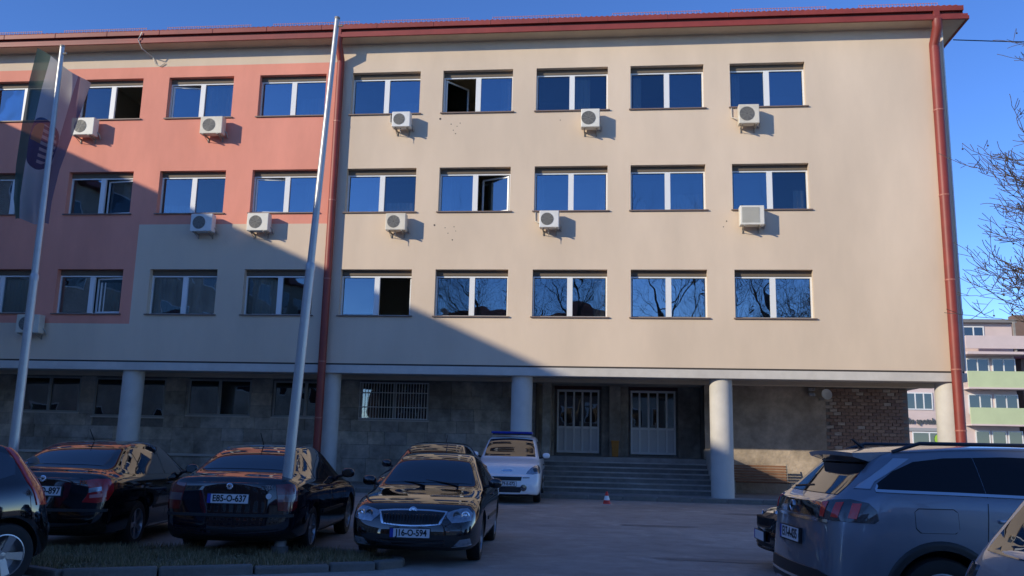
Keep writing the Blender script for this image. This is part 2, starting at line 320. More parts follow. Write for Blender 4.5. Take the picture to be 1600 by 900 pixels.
OPEN = {(5, 0): ('l', 52), (5, 1): ('r', 24), (4, 2): ('r', 84), (1, 0): ('r', 84), (2, 0): ('l', 9), (1, 1): ('r', 8), (3, 1): ('l', 6), (1, 2): ('r', 7), (1, -1): ('l', 6)}
for ci, c in enumerate(COLX):
    for ri, (za, zb) in enumerate(ROWS):
        h_ = zb - za - HT
        if fme is None or abs(h_ - fh) > 0.03:
            o = frame_mesh(WW, h_).build('window', WHITE, B); fme = o.data; fh = h_
            pw = (WW - 0.17) / 2 - 0.065; pp = MB(); pp.box((0, 0, 0), (pw, 0.006, h_ - 0.13)); pme = None
            sashm = MB(); b_ = 0.05
            sashm.box((0, -0.02, 0), (pw, 0.03, b_)); sashm.box((0, -0.02, h_ - 0.13 - b_), (pw, 0.03, h_ - 0.13)); sashm.box((0, -0.02, b_), (b_, 0.03, h_ - 0.13 - b_)); sashm.box((pw - b_, -0.02, b_), (pw, 0.03, h_ - 0.13 - b_)); same = None
        else: o = link('window', fme, B)
        o.location = (c, REV, za)
        for side in ('l', 'r'):
            if pme is None: p = pp.build('pane', GLASS, o); pme = p.data
            else: p = link('pane', pme, o)
            p.material_slots[0].link = 'OBJECT'; p.material_slots[0].material = random.choice(GLASSV)
            st = OPEN.get((ci, ri)); x0 = 0.065 if side == 'l' else WW / 2 + 0.085
            p.location = (x0, 0.04, 0.065); p.rotation_euler = (random.uniform(-0.012, 0.012), 0, random.uniform(-0.012, 0.012))
            if st and st[0] == side:
                a = R(st[1])
                if side == 'r': p.location = (x0 + pw, 0.06, 0.065); p.rotation_euler = (0, 0, math.pi - a)
                else: p.location = (x0, 0.06, 0.065); p.rotation_euler = (0, 0, a)
                if same is None: s_ = sashm.build('sash', WHITE, o); same = s_.data
                else: s_ = link('sash', same, o)
                s_.location = p.location; s_.rotation_euler = p.rotation_euler
        if sme is None:
            sl = MB(); sl.box((-0.05, -0.06, -0.035), (WW + 0.07, REV + 0.0, 0.0)); s_ = sl.build('sill', SILL, o); sme = s_.data
            hb = MB().box((0, 0.0, 0), (WW, 0.10, HT)); 
        else: s_ = link('sill', sme, o)
        s_.location = (0, -REV, 0.0)
        if bme is None: b2 = hb.build('shaded_header', mat('shaded_header_brown', (0.15, 0.115, 0.08), 0.7), o); bme = b2.data  # header band; shade of the reveal top is put into its brown
        else: b2 = link('shaded_header', bme, o)
        b2.location = (0, -0.02, h_)
        for x0, x1, z0, z1 in CURTAINS.get((ci, ri), []):
            cu = MB(); n_ = int((x1 - x0) / 0.03) + 2; ps = []
            for i in range(n_ + 1): xx = x0 + (x1 - x0) * i / n_; ps.append((xx, 0.16 + 0.03 * math.sin(i * 1.3)))
            for i in range(n_): cu.quad((ps[i][0], ps[i][1], z0 + 0.07), (ps[i + 1][0], ps[i + 1][1], z0 + 0.07), (ps[i + 1][0], ps[i + 1][1], z1), (ps[i][0], ps[i][1], z1))
            cu.build('curtain', CURT, o, smooth=True)

# ------------------------------------------------------------ ground floor: stone clad wall, bricks, entrance
YW = 3.9; YD = 5.4; CEIL = 3.70
gfw = [(-13.4, 2.35, -10.97, 3.66, 0), (-10.4, 2.23, -7.63, 3.64, 0), (-6.74, 2.33, -4.35, 3.64, 0), (-3.5, 2.33, -1.07, 3.62, 0), (-0.26, 2.30, 2.24, 3.64, 1)]
EX0, EX1 = 6.05, 11.85; WX1 = 18.55
bk = MB(); bk.box((XL, YW + 0.05, 0.1), (EX0, YW + 0.35, CEIL)); bk.box((EX1, YW + 0.02, 0.1), (WX1, YW + 0.35, CEIL)); bk.box((EX0 - 0.01, YD, 0.1), (EX1 + 0.01, YD + 0.3, CEIL)); bk.box((EX0 - 0.3, YW + 0.06, 0.1), (EX0, YD, CEIL)); bk.box((EX1, YW + 0.06, 0.1), (EX1 + 0.3, YD, CEIL)); bk.box((WX1 - 0.32, YW + 0.35, 0.1), (WX1, 13, CEIL))
gw = bk.build('ground_floor_wall', JOINT, B)
def free(x0, x1, z0, z1): return not any(x0 < b_[2] and x1 > b_[0] and z0 < b_[3] and z1 > b_[1] for b_ in gfw)
nsl = 0
z = 0.9
zrows = [0.12, 0.93, 1.42, 1.88, 2.3, 2.72, 3.18, 3.69]
for i in range(len(zrows) - 1):
    x = -15.0 + random.uniform(0, 0.4)
    while x < EX0 - 0.05:
        x1 = min(x + random.uniform(0.6, 1.15), EX0)
        for b_ in gfw:     # butt against windows
            if zrows[i] < b_[3] and zrows[i + 1] > b_[1]:
                if x < b_[0] < x1: x1 = b_[0]
                if b_[0] <= x < b_[2] - 0.01: x = b_[2]; x1 = min(x + 0.8, EX0)
        if x1 - x > 0.06:
            z0, z1 = zrows[i], zrows[i + 1]
            dd = random.uniform(0, 0.014)
            MB().box((x + 0.004, YW - dd, z0 + 0.004), (x1 - 0.004, YW + 0.06, z1 - 0.004)).build('stone_slab', random.choice(STONE), gw, bevel=0.006); nsl += 1
        x = x1
# right part: rendered panel, then bare brick
ROUGH = mat('rough_masonry', (0.52, 0.415, 0.315), 0.95, var=0.25, scale=3.2, bump=0.9, bscale=12, stain=0.35)
MB().box((EX1, YW - 0.02, 0.12), (15.87, YW + 0.03, CEIL)).build('render_panel', ROUGH, gw)
brm = MB().box((-0.118, 0, -0.05), (0.118, 0.06, 0.05)); brd = []
z = 1.25; row = 0; nb = 0
while z < 3.65:
    x = 15.99 + (0.125 if row % 2 else 0)
    while x < WX1 - 0.08:
        bi = random.choice((0, 0, 1, 1, 2, 3)) if random.random() < 0.6 else 0
        if len(brd) < 4: o = brm.build('brick', BRICKM[len(brd)], gw, bevel=0.006); brd.append(o.data)
        else: o = link('brick', brd[bi], gw)
        o.location = (x, YW - 0.02 + random.uniform(-0.012, 0.012), z); nb += 1; x += 0.252
    z += 0.112; row += 1
MB().box((15.87, YW - 0.01, 0.12), (WX1, YW + 0.03, 1.19)).build('render_panel', ROUGH, gw)
MB().box((-15, YW - 0.10, 0.86), (-4.5, YW, 0.95)).build('plinth_cap', CONC, gw, bevel=0.01)
# ground floor windows
for k, (x0, z0, x1, z1, barred) in enumerate(gfw):
    o = frame_mesh(x1 - x0, z1 - z0, 0.06, 0.10).build('window', GREYF, B); o.location = (x0, YW - 0.01, z0)
    MB().box((0.06, 0.045, 0.06), (x1 - x0 - 0.06, 0.049, z1 - z0 - 0.06)).build('pane', GLASS2, o)
    MB().box((-0.04, -0.06, -0.05), (x1 - x0 + 0.04, 0.0, 0)).build('sill', CONC, o)
    if barred:
        mid = MB()
        for zz in (0.03, (z1 - z0) * 0.32, (z1 - z0) * 0.7, z1 - z0 - 0.05): MB().box((0, -0.16, zz), (x1 - x0, -0.145, zz + 0.025)).build('grille_rail', WHITE, o)
        for i in range(25): xx = 0.01 + (x1 - x0 - 0.04) * i / 24; MB().tube([(xx, -0.13, 0.02), (xx, -0.13, z1 - z0 - 0.02)], 0.011, 6).build('grille_bar', WHITE, o)
# entrance: maroon surround, doors, steps, cheek wall
LZ = 1.20
MB().box((EX0, 3.2, 0.12), (EX1, YD, LZ)).build('landing', STEP, B)
sn = 7; rise = (LZ - 0.12) / sn
for i in range(sn - 1):
    y1 = 3.2 - i * 0.32; zt = LZ - rise * (i + 1)
    st = MB(); st.box((EX0 + 0.25, y1 - 0.335, 0.10 - 0.003 * i), (EX1 - 0.05, y1, zt - 0.03)); so = st.build('step', mat('shaded_riser', (0.20, 0.185, 0.165), 0.9, var=0.25, scale=4, stain=0.3), B); MB().box((EX0 + 0.25, y1 - 0.36, zt - 0.04), (EX1 - 0.05, y1 + 0.001, zt)).build('tread', mat('lit_tread', (0.46, 0.43, 0.39), 0.85, var=0.2, scale=3, stain=0.3), so, bevel=0.008)  # one step stone: light and shade put in as pale treads, dark risers
MB().box((EX1 - 0.05, 0.9, 0.1), (EX1 + 0.28, 3.9, 1.52)).build('cheek_wall', CONC, B, bevel=0.02)
MB().box((EX0, 1.6, 0.1), (EX0 + 0.25, 3.9, 1.3)).build('cheek_wall', STEP, B, bevel=0.02)
for x0, x1 in ((EX0 + 0.01, 6.62), (8.33, 9.30), (11.06, EX1 - 0.01)): MB().box((x0, YD - 0.16, LZ), (x1, YD - 0.003, CEIL)).build('pier', STONE[2], B, bevel=0.02)
MB().box((EX0 + 0.02, YD - 0.13, 3.58), (EX1 - 0.02, YD - 0.002, CEIL - 0.002)).build('lintel', MAROON, B)
MB().box((8.33 + 0.28, YD - 0.40, LZ), (9.02, YD - 0.161, CEIL)).build('pier', STONE[0], B, bevel=0.02)
MB().box((6.3, YW - 0.3, LZ), (6.6, YW + 0.2, CEIL - 0.001)).build('pier', STONE[1], B, bevel=0.02)
PANEL = mat('door_panel', (0.60, 0.60, 0.60), 0.5)
def door(x0, x1, z0, z1):
    w_ = x1 - x0; h_ = z1 - z0; d = MB(); t = 0.065
    d.box((0, 0, 0), (w_, 0.08, 0.08)); d.box((0, 0, h_ - 0.08), (w_, 0.08, h_)); n_ = 5; px = [w_ * i / n_ for i in range(n_ + 1)]
    for i, xx in enumerate(px): a = max(0, xx - t / 2 - (0.03 if i in (0, 5) else 0)); b_ = min(w_, xx + t / 2 + (0.03 if i in (0, 5) else 0)); d.box((a, 0.001, 0.08), (b_, 0.079, h_ - 0.08))
    zc = h_ * 0.40; d.box((0.01, 0.003, zc - 0.04), (w_ - 0.01, 0.077, zc + 0.04))
    o = d.build('entrance_door', WHITE, B); o.location = (x0, YD - 0.10, z0)
    for i in range(n_):
        a, b_ = px[i] + t / 2, px[i + 1] - t / 2
        MB().box((a, 0.035, 0.08), (b_, 0.05, zc - 0.04)).build('door_panel', PANEL, o); MB().box((a, 0.038, zc + 0.04), (b_, 0.045, h_ - 0.08)).build('pane', GLASS2, o)
    MB().box((w_ * 0.6 - 0.09, -0.05, zc + 0.02), (w_ * 0.6 - 0.06, 0.0, zc + 0.22)).build('handle', STEEL, o); return o
door(6.72, 8.25, 1.30, 3.57); door(9.38, 10.98, 1.30, 3.57)

# ------------------------------------------------------------ wing of the block on the left (casts the big shadow)
WXE = -19.2
Wg = thing('side_wing_building', 'grey rendered side wing standing left of the picture, its eaves shading the yard', 'building')
wm = MB(); wm.box((-32, -62, 0), (WXE - 0.6, -0.02, 14.7)); wm.build('wall', RENDERW, Wg)
wm = MB(); wm.box((-32.6, -62.6, 14.7), (WXE, -0.62, 15.13)); wm.build('eaves', RED, Wg)
wm = MB(); wm.add([(-32.5, -62.5, 15.13), (WXE - 0.05, -62.5, 15.13), (WXE - 0.05, -0.65, 15.13), (-32.5, -0.65, 15.13), (-26, -56, 17.5), (-26, -6, 17.5)], [(0, 1, 4), (1, 2, 5, 4), (2, 3, 5), (3, 0, 4, 5)]); wm.build('roof', ROOF, Wg)
wme = None
for y in range(-60, -2, 4):
    for z in (1.6, 5.3, 8.8, 12.2):
        if wme is None: o = MB().box((0, 0, 0), (0.05, 2.3, 1.5)).build('window', WHITE, Wg); wme = o.data; p = MB().box((0.03, 0.08, 0.08), (0.06, 2.22, 1.42)).build('pane', CGLASS, o); wpm = p.data
        else: o = link('window', wme, Wg); link('pane', wpm, o)
        o.location = (WXE - 0.61, y, z)
# buildings and trees across the street, behind the viewer (seen mirrored in the windows)
def plain_block(label, x0, x1, y0, y1, h, wallm, name='opposite_building'):
    o = thing(name, label, 'building'); MB().box((x0, y0, 0), (x1, y1, h)).build('wall', wallm, o)
    cx, cy = (x0 + x1) / 2, (y0 + y1) / 2
    MB().add([(x0 - .6, y0 - .6, h), (x1 + .6, y0 - .6, h), (x1 + .6, y1 + .6, h), (x0 - .6, y1 + .6, h), (x0 + 4, cy, h + 3), (x1 - 4, cy, h + 3)], [(0, 1, 5, 4), (1, 2, 5), (2, 3, 4, 5), (3, 0, 4), (3, 2, 1, 0)]).build('roof', ROOF, o)
    wd = None; x = x0 + 1.2
    while x < x1 - 2:
        for i in range(int(h / 3.3)):
            if wd is None: q = MB().box((0, 0, 0), (1.6, 0.06, 1.5)).build('window', WHITE, o); wd = q.data; pd = MB().box((0.08, 0.04, 0.08), (1.52, 0.08, 1.42)).build('pane', CGLASS, q).data
            else: q = link('window', wd, o); link('pane', pd, q)
            q.location = (x, y1 - 0.01, 1.2 + 3.3 * i)
        x += 3.0
    return o
plain_block('brown rendered house with tiled hip roof across the street behind the viewer', -19, 8.5, -78, -64, 13.5, BROWNB)  # left end lengthened to keep the bright low sky out of the panes
plain_block('low grey house added across the street behind the viewer to darken the door panes', 9.5, 25, -82, -66, 9.5, RENDERW)  # added block; fills the gap so the door panes mirror less bright sky
plain_block('rose rendered block with tiled hip roof across the street behind the viewer', 26, 52, -84, -70, 13, ROSE)

# ------------------------------------------------------------ air conditioners on the facade
AC = [(-9.605, -8.791, 11.532, 12.142, 'air conditioner just right of the flag, under its top row window'),
      (-5.006, -4.237, 11.498, 12.097, 'air conditioner under the salmon top row window left of the flagpole'),
      (1.538, 2.137, 11.616, 12.132, 'air conditioner under the first beige top row window'),
      (7.684, 8.275, 11.492, 12.103, 'air conditioner under the middle beige top row window'),
      (12.586, 13.212, 11.526, 12.149, 'air conditioner under the rightmost top row window'),
      (-5.027, -4.294, 8.148, 8.734, 'air conditioner half in shadow beneath the salmon second row windows'),
      (-3.105, -2.389, 8.161, 8.743, 'sunlit air conditioner beneath the second row window left of the drainpipe'),
      (1.497, 2.148, 8.163, 8.713, 'air conditioner below the first beige second row window'),
      (6.414, 7.023, 8.223, 8.763, 'air conditioner below the middle beige second row window'),
      (12.548, 13.274, 8.274, 8.882, 'square grilled air conditioner below the rightmost second row window'),
      (-10.704, -9.9, 4.761, 5.366, 'shaded air conditioner low on the left wall behind the flagpole')]
ACV = [ACW, mat('ac_aged', (0.70, 0.64, 0.52), 0.5, var=0.1, scale=3, stain=0.15), mat('ac_white', (0.74, 0.73, 0.69), 0.5, var=0.06, scale=4, stain=0.1)]
for k, (x0, x1, z0, z1, lab) in enumerate(AC):
    a = thing('air_conditioner', 'cream ' + lab, 'air conditioner', ((x0 + x1) / 2, 0, z0), 0, 'air conditioners on the facade')
    w_ = x1 - x0; h_ = z1 - z0; sq = k == 9
    MB().box((-w_ / 2, -0.43, 0), (w_ / 2, -0.13, h_)).build('casing', ACV[k % 3], a, bevel=0.02)
    fx = -w_ * (0.10 if not sq else 0.06); rr = h_ * 0.37
    Mx = Matrix.Translation((fx, -0.432, h_ * 0.5)) @ Matrix.Rotation(R(90), 4, 'X')
    if not sq:
        MB().lathe([(0.0, 0.004), (rr, 0.004)], 28, M=Mx).build('fan_opening', ACG, a)
        gr = MB()
        for q in range(1, 6): gr.lathe([(rr * q / 5.5, 0.005), (rr * q / 5.5, 0.013), (rr * q / 5.5 + 0.007, 0.013), (rr * q / 5.5 + 0.007, 0.005)], 24, M=Mx)
        for q in range(8): t = q * math.pi / 4; gr.box((0.04, -0.004, 0.008), (rr, 0.004, 0.015), M=Mx @ Matrix.Rotation(t, 4, 'Z'))
        gr.build('fan_grille', mat('ac_wire', (0.30, 0.29, 0.26), 0.5), a)
    else:
        MB().box((fx - rr * 1.15, -0.436, h_ * 0.12), (fx + rr * 1.15, -0.431, h_ * 0.9)).build('fan_opening', mat('ac_shade', (0.28, 0.27, 0.22), 0.6), a)
        gr = MB()
        for q in range(14): zz = h_ * 0.13 + q * h_ * 0.76 / 14; gr.box((fx - rr * 1.15, -0.445, zz), (fx + rr * 1.15, -0.436, zz + 0.012))
        gr.build('fan_grille', ACW, a)
    for s in (-1, 1):
        b_ = MB(); xx = s * w_ * 0.33; b_.box((xx - 0.02, -0.47, -0.045), (xx + 0.02, 0, -0.005)); b_.box((xx - 0.018, -0.03, -0.17), (xx + 0.018, 0, -0.045)); b_.tube([(xx, -0.36, -0.04), (xx, -0.02, -0.15)], 0.010, 6); b_.build('bracket', STEEL, a)
    MB().tube([(w_ / 2 - 0.02, -0.2, h_ * 0.3), (w_ / 2 + 0.06, -0.16, h_ * 0.15), (w_ / 2 + 0.05, -0.05, -0.02), (w_ / 2 - 0.02, 0.02, 0.05)], 0.022, 6).build('hose', mat('hose_grey', (0.4, 0.38, 0.34), 0.7), a, smooth=True)
    if k % 2 == 0: MB().tube([(-w_ / 2 + 0.02, -0.2, h_ * 0.35), (-w_ / 2 - 0.10, -0.14, h_ * 0.45), (-w_ / 2 - 0.16, -0.03, h_ * 0.55), (-w_ / 2 - 0.16, -0.025, h_ + 0.05)], 0.02, 6).build('refrigerant_pipe', mat('pipe_cream', (0.55, 0.5, 0.42), 0.7), a, smooth=True)
    if k in (2, 7, 8): MB().tube([(-0.03, -0.3, -0.01), (-0.02, -0.31, -0.16), (-0.02, -0.31, -0.26)], 0.014, 6).build('drain_tube', STEEL, a)
# loose wires and the cable at the corner
tag(MB().tube([(-7.30, -0.62, 15.1), (-7.38, -0.66, 14.8), (-7.3, -0.5, 14.55), (-7.15, -0.05, 14.45), (-7.02, -0.04, 14.2), (-6.85, -0.04, 14.12), (-6.7, -0.04, 14.22)], 0.018, 6).build('hanging_wire', mat('wire_white', (0.6, 0.57, 0.5), 0.6), smooth=True), 'loose pale wire hanging from the gutter over the salmon wall', 'wire')
cp = [Vector((19.5, 0.6, 14.6)).lerp(Vector((31.5, -4.0, 13.3)), t / 12) - Vector((0, 0, 0.6 * math.sin(math.pi * t / 12))) for t in range(13)]
tag(MB().tube(cp, 0.018, 5).build('overhead_cable', INK, smooth=True), 'thin black overhead cable leaving the right corner of the eaves', 'cable')
# lamps under the overhang
fl = thing('floodlight', 'small twin floodlight on the wall under the overhang near the bricks', 'floodlight', (15.38, YW - 0.02, 3.44))
MB().box((-0.04, -0.12, -0.05), (0.04, 0.0, 0.2)).build('bracket', STEEL, fl)
for s in (-1, 1): h_ = MB().box((-0.10, -0.24, 0.02 + s * 0.09), (0.12, -0.1, 0.14 + s * 0.09)).build('lamp_head', mat('lamp_grey', (0.35, 0.34, 0.32), 0.5), fl, bevel=0.02); MB().box((-0.07, -0.246, 0.04 + s * 0.09), (0.09, -0.239, 0.12 + s * 0.09)).build('lens', LAMPC, h_)
sd = thing('satellite_dish', 'small round white dish mounted beside the floodlight on the brick edge', 'dish', (15.86, YW - 0.02, 3.38))
Mx = Matrix.Translation((0, -0.24, 0.06)) @ Matrix.Rotation(R(78), 4, 'X') @ Matrix.Rotation(R(10), 4, 'Y')
MB().lathe([(0.0, -0.045), (0.10, -0.03), (0.16, 0.0), (0.185, 0.025), (0.178, 0.03), (0.09, -0.01), (0, -0.03)], 24, M=Mx).build('reflector', WHITE, sd, smooth=True)
MB().tube([(0, 0.02, 0), (0, -0.18, 0.03)], 0.025, 8).build('arm', STEEL, sd); MB().box((-0.22, -0.20, -0.14), (-0.08, -0.08, -0.05)).build('mount', STEEL, sd)
# amber bin on the landing
bn = thing('litter_bin', 'amber plastic litter bin on the landing between the white doors', 'bin', (8.82, 4.72, LZ))
t = MB(); q = [(-0.13, -0.11), (0.13, -0.11), (0.13, 0.11), (-0.13, 0.11)]
t.add([(a * 0.82, b_ * 0.82, 0) for a, b_ in q] + [(a, b_, 0.50) for a, b_ in q], [(3, 2, 1, 0), (0, 1, 5, 4), (1, 2, 6, 5), (2, 3, 7, 6), (3, 0, 4, 7), (4, 5, 6, 7)]); t.build('body', AMBER, bn, bevel=0.012)
MB().box((-0.145, -0.125, 0.50), (0.145, 0.125, 0.56)).build('lid', AMBER, bn, bevel=0.015)
# traffic cone
cn = thing('traffic_cone', 'small red and white traffic cone on the asphalt before the steps', 'cone', (8.54, -2.5, 0)); cn.scale = (0.82, 0.82, 0.82)
MB().box((-0.16, -0.16, 0), (0.16, 0.16, 0.03)).build('base', mat('cone_base', (0.55, 0.42, 0.38), 0.6), cn, bevel=0.01)
MB().lathe([(0.125, 0.03), (0.098, 0.15)], 20).build('cone_body', CONER, cn, smooth=True); MB().lathe([(0.099, 0.15), (0.062, 0.29)], 20).build('white_band', WHITE, cn, smooth=True); MB().lathe([(0.063, 0.29), (0.03, 0.42), (0.0, 0.425)], 20).build('cone_tip', CONER, cn, smooth=True)
# slatted bench against the wall
be = thing('slatted_bench', 'brown slatted wooden bench with metal ends by the sunlit wall', 'bench', (13.55, 3.0, 0.12))
for i in range(7): MB().box((-0.85, 0.26 + 0.018 * i, 0.36 + 0.085 * i), (0.85, 0.29 + 0.018 * i, 0.425 + 0.085 * i)).build('back_slat', WOOD, be, bevel=0.006)
for i in range(4): MB().box((-0.85, -0.16 + 0.10 * i, 0.40), (0.85, -0.08 + 0.10 * i, 0.43)).build('seat_slat', WOOD, be, bevel=0.006)
for s in (-0.88, 0.88):
    e_ = MB(); e_.box((s - 0.025, -0.18, 0), (s + 0.025, -0.13, 0.42)); e_.box((s - 0.025, 0.22, 0), (s + 0.025, 0.27, 0.42)); e_.box((s - 0.025, -0.18, 0.375), (s + 0.025, 0.27, 0.399)); e_.tube([(s, 0.30, 0.36), (s, 0.43, 0.98)], 0.022, 6); e_.build('end_frame', STEEL, be)

# ------------------------------------------------------------ flagpoles and flag
def flagpole(base, top, lab):
    o = thing('flagpole', lab, 'flagpole', base, 0, 'flagpoles'); b_ = Vector(base); t_ = Vector(top) - b_
    P_ = lambda s: tuple(t_ * s)
    MB().tube([P_(0), P_(0.50)], [0.074, 0.060], 16).build('lower_section', POLE, o, smooth=True); MB().tube([P_(0.50), P_(0.51), P_(0.515)], [0.065, 0.065, 0.050], 16).build('joint_collar', POLE, o, smooth=True)
    MB().tube([P_(0.515), P_(1)], [0.050, 0.036], 16).build('upper_section', POLE, o, smooth=True); MB().tube([P_(1), P_(1.004)], 0.040, 16).build('cap', STEEL, o); MB().tube([(0, 0, -0.1), (0, 0, 0.06)], 0.11, 12).build('base_collar', KERB, o)
    hy = MB(); hy.tube([P_(0.985), tuple(t_ * 0.985 + Vector((0.10, -0.02, 0)))], 0.014, 6); hy.build('pulley_arm', STEEL, o); return o
flagpole((4.348, -15.307, 0.10), (4.663, -15.307, 7.50), 'tall bare white flagpole rising from the grass in front of the drainpipe')
flagpole((-0.10, -14.5, 0.0), (-0.12, -14.5, 7.60), 'left white flagpole carrying the hanging banner flag')
def flag_mat():
    m = bpy.data.materials.new('flag_cloth'); m.use_nodes = True; n = m.node_tree; b_ = n.nodes['Principled BSDF']; b_.inputs['Roughness'].default_value = 0.8
    uv = n.nodes.new('ShaderNodeUVMap'); sp = n.nodes.new('ShaderNodeSeparateXYZ'); n.links.new(uv.outputs[0], sp.inputs[0])
    r = n.nodes.new('ShaderNodeValToRGB'); r.color_ramp.interpolation = 'CONSTANT'; el = r.color_ramp.elements
    el[0].position = 0; el[0].color = (0.07, 0.12, 0.10, 1); el[1].position = 0.24; el[1].color = (0.42, 0.43, 0.44, 1)
    e = el.new(0.74); e.color = (0.18, 0.14, 0.20, 1); n.links.new(sp.outputs[0], r.inputs[0])
    def math_(op, a, b2=None, c=None):
        q = n.nodes.new('ShaderNodeMath'); q.operation = op
        for i, vv in enumerate((a, b2, c)):
            if vv is None: continue
            if isinstance(vv, (int, float)): q.inputs[i].default_value = vv
            else: n.links.new(vv, q.inputs[i])
        return q.outputs[0]
    du = math_('DIVIDE', math_('SUBTRACT', sp.outputs[0], 0.46), 0.30); dv = math_('DIVIDE', math_('SUBTRACT', sp.outputs[1], 0.53), 0.135)
    d2 = math_('ADD', math_('MULTIPLY', du, du), math_('MULTIPLY', dv, dv)); disc = math_('LESS_THAN', d2, 1.0)
    st = math_('GREATER_THAN', math_('SINE', math_('MULTIPLY', sp.outputs[1], 190)), 0.0); inner = math_('MULTIPLY', math_('LESS_THAN', d2, 0.62), math_('GREATER_THAN', du, -0.05))
    lef = math_('MULTIPLY', math_('LESS_THAN', d2, 0.62), math_('MULTIPLY', math_('LESS_THAN', du, -0.05), math_('GREATER_THAN', dv, 0.0)))
    def mix(f, a, colr):
        x = n.nodes.new('ShaderNodeMixRGB'); n.links.new(f, x.inputs[0]); n.links.new(a, x.inputs[1]); x.inputs[2].default_value = (*colr, 1); return x.outputs[0]
    c = mix(disc, r.outputs[0], (0.025, 0.03, 0.10)); c = mix(lef, c, (0.28, 0.13, 0.075)); c = mix(math_('MULTIPLY', inner, st), c, (0.33, 0.27, 0.29))
    n.links.new(c, b_.inputs['Base Color'])
    o = n.nodes['Material Output']; tr = n.nodes.new('ShaderNodeBsdfTranslucent'); n.links.new(c, tr.inputs[0]); mx = n.nodes.new('ShaderNodeMixShader'); mx.inputs[0].default_value = 0.4
    n.links.new(b_.outputs[0], mx.inputs[1]); n.links.new(tr.outputs[0], mx.inputs[2])
    tp = n.nodes.new('ShaderNodeBsdfTransparent'); m2 = n.nodes.new('ShaderNodeMixShader'); m2.inputs[0].default_value = 0.08
    n.links.new(mx.outputs[0], m2.inputs[1]); n.links.new(tp.outputs[0], m2.inputs[2]); n.links.new(m2.outputs[0], o.inputs[0]); return m
# outline of the hanging cloth in metres relative to the pole top (x, z): left edge and right edge
LE = [(-0.48, 0.06), (-0.55, -0.5), (-0.58, -1.2), (-0.60, -1.9), (-0.58, -2.45), (-0.52, -2.78)]
RE = [(0.46, -0.55), (0.36, -1.0), (0.24, -1.5), (0.10, -2.0), (0.02, -2.5), (0.0, -2.86)]
def lerp_poly(P_, t):
    f = t * (len(P_) - 1); i = min(int(f), len(P_) - 2); f -= i; return (P_[i][0] + (P_[i + 1][0] - P_[i][0]) * f, P_[i][1] + (P_[i + 1][1] - P_[i][1]) * f)
NU, NV = 28, 40; vs = []; uvs = []
for j in range(NV + 1):
    v = j / NV; a = lerp_poly(LE, v); b_ = lerp_poly(RE, v)
    for i in range(NU + 1):
        u = i / NU; fold = 0.07 * math.sin(u * 11 + v * 1.5) * (0.25 + 0.75 * v) + 0.03 * math.sin(u * 23 - v * 3) * v
        vs.append((a[0] + (b_[0] - a[0]) * u, 0.12 + fold + 0.10 * (u - 0.5), a[1] + (b_[1] - a[1]) * u + 0.02 * math.sin(u * 8))); uvs.append((u, 1 - v))
fs = [(j * (NU + 1) + i, j * (NU + 1) + i + 1, (j + 1) * (NU + 1) + i + 1, (j + 1) * (NU + 1) + i) for j in range(NV) for i in range(NU)]
me = bpy.data.meshes.new('flag'); me.from_pydata(vs, [], fs); uvl = me.uv_layers.new(name='UVMap')
for lp in me.loops: uvl.data[lp.index].uv = uvs[lp.vertex_index]
for p in me.polygons: p.use_smooth = True
me.materials.append(flag_mat()); fo = link('flag', me); fo.location = (-0.12, -14.5, 7.58)
tag(fo, 'limp green, white and blue banner flag with a round emblem on the left pole', 'flag')

# ------------------------------------------------------------ grass island with kerb
isl = [(0.6, -16.6), (2.76, -17.45), (3.63, -17.05), (4.54, -16.6), (5.3, -16.2), (5.75, -15.95), (5.98, -15.6), (5.85, -15.25), (5.5, -15.0), (4.6, -14.75), (3.0, -14.95), (1.4, -15.55), (0.6, -15.7)]
g = MB(); g.add([(x, y, 0.06) for x, y in isl], [tuple(range(len(isl)))]); struct(g.build('grass_verge_soil', SOIL))
kr = struct(MB().box((0.9, -16.7, 0.0), (1.0, -16.6, 0.03)).build('verge_kerb', KERB))
pts = [Vector((x, y, 0)) for x, y in [(0.2, -16.5), (2.76, -17.45), (3.63, -17.05), (4.54, -16.6), (5.3, -16.2), (5.78, -15.93), (6.0, -15.58), (5.85, -15.22), (5.45, -14.98), (4.6, -14.72)]]
for i in range(len(pts) - 1):
    d = pts[i + 1] - pts[i]; n_ = max(1, round(d.length / 0.75)); ang = math.atan2(d.y, d.x)
    for k in range(n_):
        c = pts[i] + d * ((k + 0.5) / n_); L = d.length / n_
        o = MB().box((-L / 2 + 0.008, -0.07, 0), (L / 2 - 0.008, 0.07, 0.13)).build('kerb_stone', KERB, kr, bevel=0.025); o.location = (c.x, c.y, random.uniform(-0.05, -0.025)); o.rotation_euler = (random.uniform(-.05, .05), random.uniform(-.012, .012), ang + random.uniform(-.03, .03))
def inside(x, y):
    r = False; j = len(isl) - 1
    for i in range(len(isl)):
        if (isl[i][1] > y) != (isl[j][1] > y) and x < (isl[j][0] - isl[i][0]) * (y - isl[i][1]) / (isl[j][1] - isl[i][1]) + isl[i][0]: r = not r
        j = i
    return r
gb = MB(); GR = [mat('grass_%d' % i, c, 0.8) for i, c in enumerate([(0.20, 0.165, 0.075), (0.31, 0.235, 0.125), (0.16, 0.135, 0.06), (0.38, 0.30, 0.18)])]
rg = random.Random(3); cnt = 0
